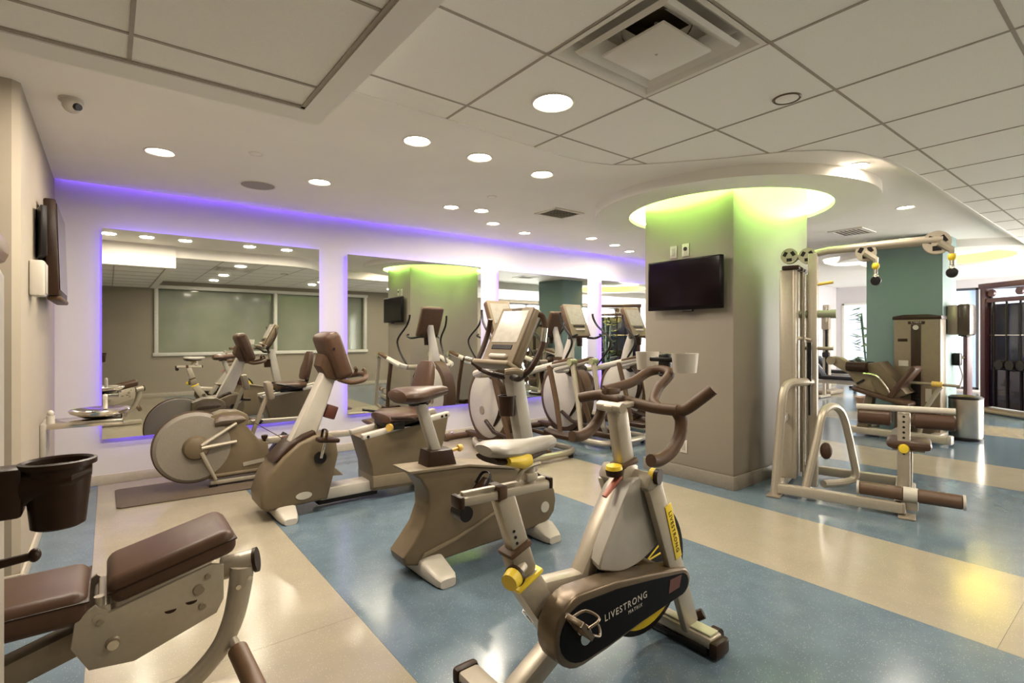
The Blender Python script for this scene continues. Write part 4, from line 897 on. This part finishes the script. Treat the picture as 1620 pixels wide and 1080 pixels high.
hbp = obj('handle_tube', G().cyl((7.60, 2.02, .715), (7.60, 1.50, .70), .016), 'silverd', lp)
obj('amber_grip', G().cyl((7.60, 1.76, .71), (7.60, 1.66, .706), .032), 'gold', hbp)
obj('handle_strut', G().tube([(7.62, 1.68, .69), (7.66, 1.86, .35), (7.7, 1.90, .11)], .026, 8), 'silver', lp)
obj('rear_motor_box', G().box((7.90, 2.42, .83), (.16, .20, .16), (.3, 0, 0), bev=.01), 'black', lp)

# ================================================================== BIN, DISPENSER, FAR EQUIPMENT
c = (8.30, 1.59, 0); t = thing('trash_can', 'round brushed steel trash can beside the teal pillar', 'trash can', c)
obj('body', G().lathe([(.155, .03), (.165, .05), (.165, .50), (.158, .505), (.158, .06)], c, 32, cap=False), 'steel', t)
obj('base_ring', G().lathe([(0, 0), (.168, 0), (.170, .03), (.15, .035), (0, .035)], c, 32), 'black', t)
obj('lid_ring', G().lathe([(.10, .515), (.15, .535), (.168, .52), (.168, .50), (.10, .505), (.10, .515)], c, 32, cap=False), 'black', t)
obj('back_hinge', G().box((8.42, 1.46, .27), (.03, .03, .5), bev=.008), 'silverd', t)
t = thing('towel_dispenser', 'grey and brown wall dispenser on the side of the teal pillar', 'dispenser', (8.45, 1.775, 1.27))
obj('back_case', G().box((8.45, 1.72, 1.47), (.30, .11, .37), bev=.02), 'silverd', t)
obj('front_cover', G().box((8.45, 1.61, 1.47), (.31, .13, .39), bev=.03), mat('smoky_brown', (.07,.05,.035), .25), t)
obj('paper_slot', G().box((8.45, 1.63, 1.275), (.24, .08, .012)), 'black', t)
t = thing('wall_phone', 'small black box low on the teal pillar side above the steel bin', 'wall box', (8.62, 1.775, .9))
obj('case', G().box((8.62, 1.735, .97), (.12, .08, .16), bev=.015), 'black', t); obj('cord', G().curve([(8.64, 1.72, .89), (8.70, 1.70, .75), (8.66, 1.72, .62)], .008, 6), 'silverd', t)

# dark cable station at the right edge
cs = thing('cable_station', 'dark maroon cable station with smoked shrouds at the right edge', 'weight machine', (11.45, 1.70, 0))
def CB(c, d, m_, nm, par, rot=None, bev=.008): return obj(nm, G().box((11.45+c[0], 1.70+c[1], c[2]), d, rot, bev=bev), m_, par)
CB((0, 0, .045), (1.9, .5, .05), 'silverd', 'base_plate', cs)
for x in (-.35, .85): CB((x, 0, 1.10), (.09, .12, 2.05), 'maroon', 'side_post', cs)
CB((.25, 0, 2.10), (1.34, .14, .09), 'maroon', 'top_beam', cs)
CB((.25, 0, 1.86), (1.2, .09, .07), 'maroon', 'cross_beam', cs)
CB((.25, 0, 1.28), (1.2, .02, .02), 'chrome', 'handle_rail', cs)
for x in (-.20, .02, .25, .48, .70): obj('guide_rod', G().cyl((11.45+x, 1.70, .10), (11.45+x, 1.70, 1.84), .016), 'black', cs)
CB((.25, .06, .40), (1.12, .10, .62), 'smoke', 'weight_stack', cs)
for x in (-.02, .16, .34, .52): obj('weight_horn', G().cyl((11.45+x, 1.60, .80), (11.45+x, 1.75, .80), .075), 'black', cs)
for x in (-.24, .24, .72): obj('pulley', G().cyl((11.45+x, 1.68, 1.98), (11.45+x, 1.72, 1.98), .06), 'maroon', cs)
CB((.25, .10, 1.25), (1.1, .015, 1.10), 'panel', 'back_panel', cs)
CB((-.28, .03, 1.05), (.05, .04, 1.9), 'smoke', 'shroud_edge', cs)
CB((-.72, .02, .92), (.08, .10, 1.60), 'maroon', 'pulley_column', cs)
CB((-.72, -.02, 1.30), (.12, .06, .10), 'black', 'sliding_carriage', cs)
obj('side_arm', G().curve([(11.45-.72, 1.65, .9), (11.45-.85, 1.60, .8), (11.45-.88, 1.58, .55), (11.45-.8, 1.6, .1)], .025, 8), 'silverd', cs)
cs.rotation_euler = (0, 0, math.radians(-128))
# far cable tower and benches
ft = thing('cable_tower', 'pale slim cable tower near the far daylight window', 'weight machine', (12.6, 4.78, 0))
obj('column', G().box((12.6, 4.78, 1.0), (.12, .14, 1.9), bev=.02), 'lgrey', ft)
obj('dark_track', G().box((12.53, 4.76, 1.1), (.03, .05, 1.5), bev=.005), 'black', ft)
obj('carriage', G().box((12.50, 4.76, 1.55), (.12, .16, .30), bev=.03), 'silverd', ft); obj('carriage', G().box((12.50, 4.76, .85), (.10, .14, .12), bev=.03), 'black', ft)
obj('base', G().box((12.5, 4.78, .05), (.7, .5, .08), bev=.02), 'silverd', ft)
obj('arm', G().tube([(12.5, 4.76, 1.55), (12.2, 4.66, 1.75), (12.1, 4.62, 1.9)], .03, 8), 'silver', ft)
for (bx, by, lab) in ((11.6, 4.05, 'dark flat bench on the far floor, nearer of two'), (13.6, 4.7, 'dark inclined bench by the far daylight window')):
    t = thing('weight_bench', lab, 'bench', (bx, by, 0), 'far benches')
    obj('pad', G().box((bx, by, .42), (.30, .95, .08), bev=.03), 'black', t)
    obj('back_pad', G().box((bx, by+.55, .60), (.28, .42, .08), (.9, 0, 0), bev=.03), 'black', t)
    obj('spine', G().box((bx, by, .33), (.06, 1.0, .07), bev=.01), 'silver', t)
    for y in (-.4, .4): obj('leg', G().box((bx, by+y, .17), (.06, .06, .3), bev=.01).box((bx, by+y, .03), (.5, .07, .05), bev=.01), 'silver', t)
t = thing('dumbbell_rack', 'small dark dumbbell rack under the far daylight window', 'rack', (14.3, 4.5, 0))
obj('frame', G().box((14.3, 4.2, .35), (.06, .06, .7)).box((14.3, 4.8, .35), (.06, .06, .7)).box((14.3, 4.5, .03), (.45, .7, .05)), 'black', t)
obj('shelf', G().box((14.25, 4.5, .62), (.3, .75, .03), (0, .3, 0)), 'black', t)
for k in range(3): obj('dumbbell', G().cyl((14.12, 4.25+k*.22, .70), (14.38, 4.25+k*.22, .62), .05), 'black', t)
# plant behind the pillar
pc = (9.28, 2.93); t = thing('potted_plant', 'tall leafy potted plant peeking out behind the teal pillar', 'plant', (pc[0], pc[1], 0))
obj('pot', G().lathe([(0, 0), (.13, 0), (.17, .30), (.18, .32), (.16, .32), (.14, .28), (0, .28)], (pc[0], pc[1], 0), 20), 'pot', t)
g = G()
for k in range(5): g.curve([(pc[0], pc[1], .28), (pc[0]+.04*math.cos(k*1.3), pc[1]+.04*math.sin(k*1.3), .8), (pc[0]+.12*math.cos(k*1.3), pc[1]+.12*math.sin(k*1.3), 1.5+.06*k)], .010, 6)
obj('stem', g, 'leaf', t)
for k in range(70):
    a = random.uniform(0, 2*PI); z = random.uniform(.55, 1.78); L = random.uniform(.12, .2); r0 = .03+.08*z/1.6
    b0 = Vector((pc[0]+r0*math.cos(a), pc[1]+r0*math.sin(a), z)); d = Vector((math.cos(a), math.sin(a), random.uniform(-.5, .5))).normalized(); s = d.cross(Vector((0, 0, 1))).normalized()
    lg = G(); n = d.cross(s)*.006; lg._add([b0, b0+d*L*.35+s*L*.2+n, b0+d*L*.75+s*L*.14+n, b0+d*L, b0+d*L*.75-s*L*.14+n, b0+d*L*.35-s*L*.2+n, b0+d*L*.4-n], [(0,1,6), (1,2,6), (2,3,6), (3,4,6), (4,5,6), (5,0,6)])
    obj('leaf', lg, 'leaf', t)

# ================================================================== WALL THINGS
t = thing('wall_television', 'black flat television mounted on the taupe pillar', 'television', (4.0, 2.66, 1.50))
obj('case', G().box((3.985, 2.66, 1.725), (.045, .735, .445), bev=.008), 'gloss', t)
obj('screen', G().box((3.961, 2.66, 1.735), (.003, .70, .40)), 'screen', t)
obj('stand_foot', G().box((3.985, 2.62, 1.495), (.03, .10, .022), bev=.006), 'black', t)
obj('wall_bracket', G().box((4.04, 2.66, 1.73), (.06, .30, .22), bev=.005), 'black', t)
for q, lab in (((2.82, 2.035), 'left white wall plate above the pillar television'), ((2.695, 2.04), 'right white outlet plate with dark socket above the pillar television'), ((2.715, .285), 'white outlet plate low on the pillar near the floor')):
    t = thing('wall_plate', lab, 'outlet', (4.068, q[0], q[1]-.057))
    obj('plate', G().box((4.066, q[0], q[1]), (.008, .072, .115), bev=.003), 'white', t)
    if 'right' in lab: obj('socket', G().cyl((4.064, q[0], q[1]+.01), (4.056, q[0], q[1]+.01), .018), 'brown', t)
    else: obj('socket', G().box((4.061, q[0], q[1]), (.003, .034, .065), bev=.001), 'lgrey', t)
t = thing('wall_television', 'dark television seen edge-on mounted on the left beige wall', 'television', (-.30, 4.7, 1.5))
obj('case', G().box((-.282, 4.69, 1.83), (.06, .80, .60), (0, -.03, 0), bev=.012), 'brown', t)
obj('screen', G().box((-.250, 4.69, 1.835), (.004, .75, .54), (0, -.03, 0)), 'screen', t)
obj('speaker_bar', G().box((-.27, 4.69, 1.515), (.07, .70, .03), bev=.01), 'grip', t)
obj('wall_bracket', G().box((-.335, 4.60, 1.85), (.03, .40, .30), bev=.004).box((-.32, 4.2, 1.9), (.03, .18, .30), (.0, 0, .2), bev=.004), 'black', t)
t = thing('white_wall_box', 'small white box on the left wall below the television edge', 'wall box', (-.35, 3.96, 1.50))
obj('case', G().box((-.316, 3.97, 1.60), (.066, .15, .20), bev=.012), 'white', t)
obj('face', G().box((-.281, 3.97, 1.60), (.006, .12, .17), bev=.003), 'lgrey', t)
# drinking fountain
fy = 4.62; t = thing('drinking_fountain', 'chrome drinking fountain basin projecting from the left wall', 'drinking fountain', (-.35, fy, .65))
obj('arm_slab', G().box((-.135, fy, .685), (.43, .26, .04), bev=.01), 'chrome', t)
obj('wall_cover', G().box((-.335, fy, .60), (.03, .30, .22), bev=.01), 'lgrey', t)
obj('basin', G().lathe([(0, .705), (.10, .712), (.165, .745), (.175, .762), (.168, .768), (.15, .755), (.09, .728), (0, .722)], (-.045, fy, 0), 36), 'chrome', t)
bb = obj('bubbler', G().curve([(-.02, fy+.12, .75), (-.02, fy+.125, .80), (-.02, fy+.10, .845), (-.02, fy+.06, .835)], .014, 8), 'white', t)
obj('push_button', G().cyl((.085, fy-.02, .70), (.085, fy-.02, .73), .018), 'chrome', t)
obj('valve', G().cyl((-.30, fy-.10, .70), (-.30, fy-.10, .755), .022).ell((-.30, fy-.10, .77), (.018, .018, .02)), 'white', t)
obj('hook', G().box((-.332, fy-.10, .60), (.03, .02, .12), bev=.006), 'silverd', t)

# ================================================================== LEG CURL BENCH in the left foreground
lc = thing('leg_curl_bench', 'leg curl bench with two brown pads and silver plates in the left foreground', 'weight machine', (.1, 2.03, 0))
yn = 1.90                                    # near face of the frame plates
obj('flat_pad', G().box((-.245, 2.035, .505), (.40, .285, .095), bev=.035, seg=4), 'vinyl', lc)
obj('pad_piping', G().box((-.245, 2.035, .525), (.404, .289, .006), bev=.002), 'brown', lc)
a2 = math.atan2(.085, .335)
obj('incline_pad', G().box((.165, 2.035, .565), (.345, .275, .085), (0, -a2, 0), bev=.034, seg=4), 'vinyl', lc)
obj('pad_piping', G().box((.1645, 2.035, .572), (.349, .279, .006), (0, -a2, 0), bev=.002), 'brown', lc)
for y, nmx in ((yn+.01, 0), (2.16, 1)):
    sp = obj('side_plate', G().prism([(-.075, .475), (-.03, .505), (.0, .475), (.26, .545), (.295, .535), (.295, .425), (.275, .385), (.06, .312), (-.045, .325), (-.085, .40)], 'xz', y-.008, y+.008, bev=.003), 'silver', lc)
    s = -1 if nmx == 0 else 1
    for q, r in (((-.02, .455), .010), ((.01, .385), .020), ((.225, .475), .018), ((.25, .51), .010), ((.235, .42), .012)):
        obj('bolt', G().cyl((q[0], y+s*.008, q[1]), (q[0], y+s*.014, q[1]), r, r*.8, seg=12), 'silverd', sp)
    for q in ((.15, .435), (.205, .445)):
        obj('slot_cut', G().prism([(q[0]+.016*math.cos(t_), q[1]+.010*math.sin(t_)) for t_ in [PI+k*PI/6 for k in range(7)]], 'xz', y+s*.0085, y+s*.009), 'brown', sp)
obj('pad_support', G().box((-.01, 2.035, .44), (.03, .24, .11), bev=.006).cyl((-.022, 1.90, .465), (-.022, 2.17, .465), .014).cyl((-.022, 1.93, .52), (-.022, 1.93, .47), .013), 'silver', lc)
obj('pivot_axle', G().cyl((.01, 1.885, .385), (.01, 2.185, .385), .014), 'chrome', lc)
obj('main_beam', bars([((-.46, .255), (-.02, .385), .085, .09, 2.035)]), 'silverd', lc)
obj('hub_tube', G().cyl((.30, 1.96, .495), (.395, 1.96, .51), .038).rot((.35, 1.96, .5), 'Z', -.35), 'silver', lc)
obj('hub_cap', G().cyl((.394, 1.945, .509), (.404, 1.941, .511), .041), 'brown', lc)
ar = obj('swing_arm', G().curve([(.355, 1.93, .505), (.345, 1.93, .42), (.325, 1.93, .33), (.285, 1.93, .25), (.21, 1.93, .18), (.12, 1.93, .14)], [.038, .036, .034, .032, .030, .03], 12, flat=.75), 'silver', lc)
for q in ((.37, .475), (.335, .455)): obj('bolt', G().cyl((q[0], 1.892, q[1]), (q[0], 1.885, q[1]), .008, seg=10), 'chrome', ar)
rr = obj('ankle_roller', G().cyl((.335, 1.90, .245), (.365, 1.70, .175), .030), mat('brown_roller2', (.15,.085,.045), .45), lc)
obj('roller_bracket', G().cyl((.318, 1.925, .285), (.335, 1.90, .245), .016), 'silver', lc)
obj('floor_frame', G().box((-.35, 2.035, .05), (.09, .50, .07), bev=.012).box((.0, 2.035, .04), (.75, .08, .06), bev=.012), 'silver', lc)
obj('front_post', bars([((-.40, .27), (-.36, .06), .07, .07, 2.035)]), 'silver', lc)
# its weight tower with bottle bucket at the left edge
wt = thing('weight_tower', 'tall weight tower with brown cap cut by the left picture edge', 'weight machine', (-.40, 1.58, 0))
obj('tower_body', G().box((-.407, 1.58, .74), (.42, .34, 1.42), bev=.03), 'lgrey', wt)
obj('tower_cap', G().box((-.405, 1.58, 1.485), (.43, .35, .075), bev=.025), mat('brown_cap', (.17,.10,.055), .35), wt)
obj('base', G().box((-.407, 1.58, .02), (.46, .38, .04), bev=.01), 'silverd', wt)
bkt = thing('bottle_bucket', 'dark brown plastic bottle bucket hung on the weight tower', 'bottle holder', (-.08, 1.44, .87))
bx_, by_ = -.083, 1.44
g = G(); n = 28
prof = [(.0, .880), (.038, .880), (.045, .884), (.055, .99), (.0555, 1.008), (.064, 1.008), (.064, 1.018), (.058, 1.020), (.053, 1.016), (.044, .892), (0, .888)]
obj('bucket', G().lathe(prof, (bx_, by_, 0), 32, sy=.85), 'brown', bkt)
obj('collar', loft([(-.15, by_, .970, .026, .042), (-.11, by_, .975, .044, .036), (-.06, by_, .985, .0495, .026), (-.028, by_, .993, .026, .012)], 18), 'brown', bkt)
obj('bracket', G().box((-.163, by_, .965), (.054, .06, .10), bev=.008), 'brown', bkt)
obj('backplate', G().box((-.1895, by_, .925), (.010, .07, .16), bev=.003), 'brown', bkt)
pg = thing('towel_peg', 'dark brown towel peg with ball end below the bottle bucket', 'peg', (-.19, 1.44, .82))
obj('rod', G().cyl((-.192, by_, .822), (-.125, by_, .828), .0095, .008), 'brown', pg)
obj('ball', G().ell((-.120, by_, .829), (.011, .013, .014)), 'brown', pg)
obj('base', G().box((-.19, by_, .818), (.010, .03, .045), bev=.003), 'brown', pg)
import math
f=819.;cx=810.;cy=530.;h=1.28
a=math.atan(638/819); S,C=math.sin(a),math.cos(a)
def ray(px,py):
    l=(px-cx)/f; u=(cy-py)/f
    return (S+C*l, C-S*l, u)
def Z(px,py,z=0):
    r=ray(px,py);t=(z-h)/r[2];return tuple(round(v,3) for v in (r[0]*t,r[1]*t,z,t))
def Y(px,py,y):
    r=ray(px,py);t=y/r[1];return tuple(round(v,3) for v in (r[0]*t,y,h+r[2]*t,t))
def X(px,py,x):
    r=ray(px,py);t=x/r[0];return tuple(round(v,3) for v in (x,r[1]*t,h+r[2]*t,t))
def pix(x,y,z):
    d=S*x+C*y; l=C*x-S*y
    return (round(cx+f*l/d,1),round(cy-f*(z-h)/d,1),round(d,2))
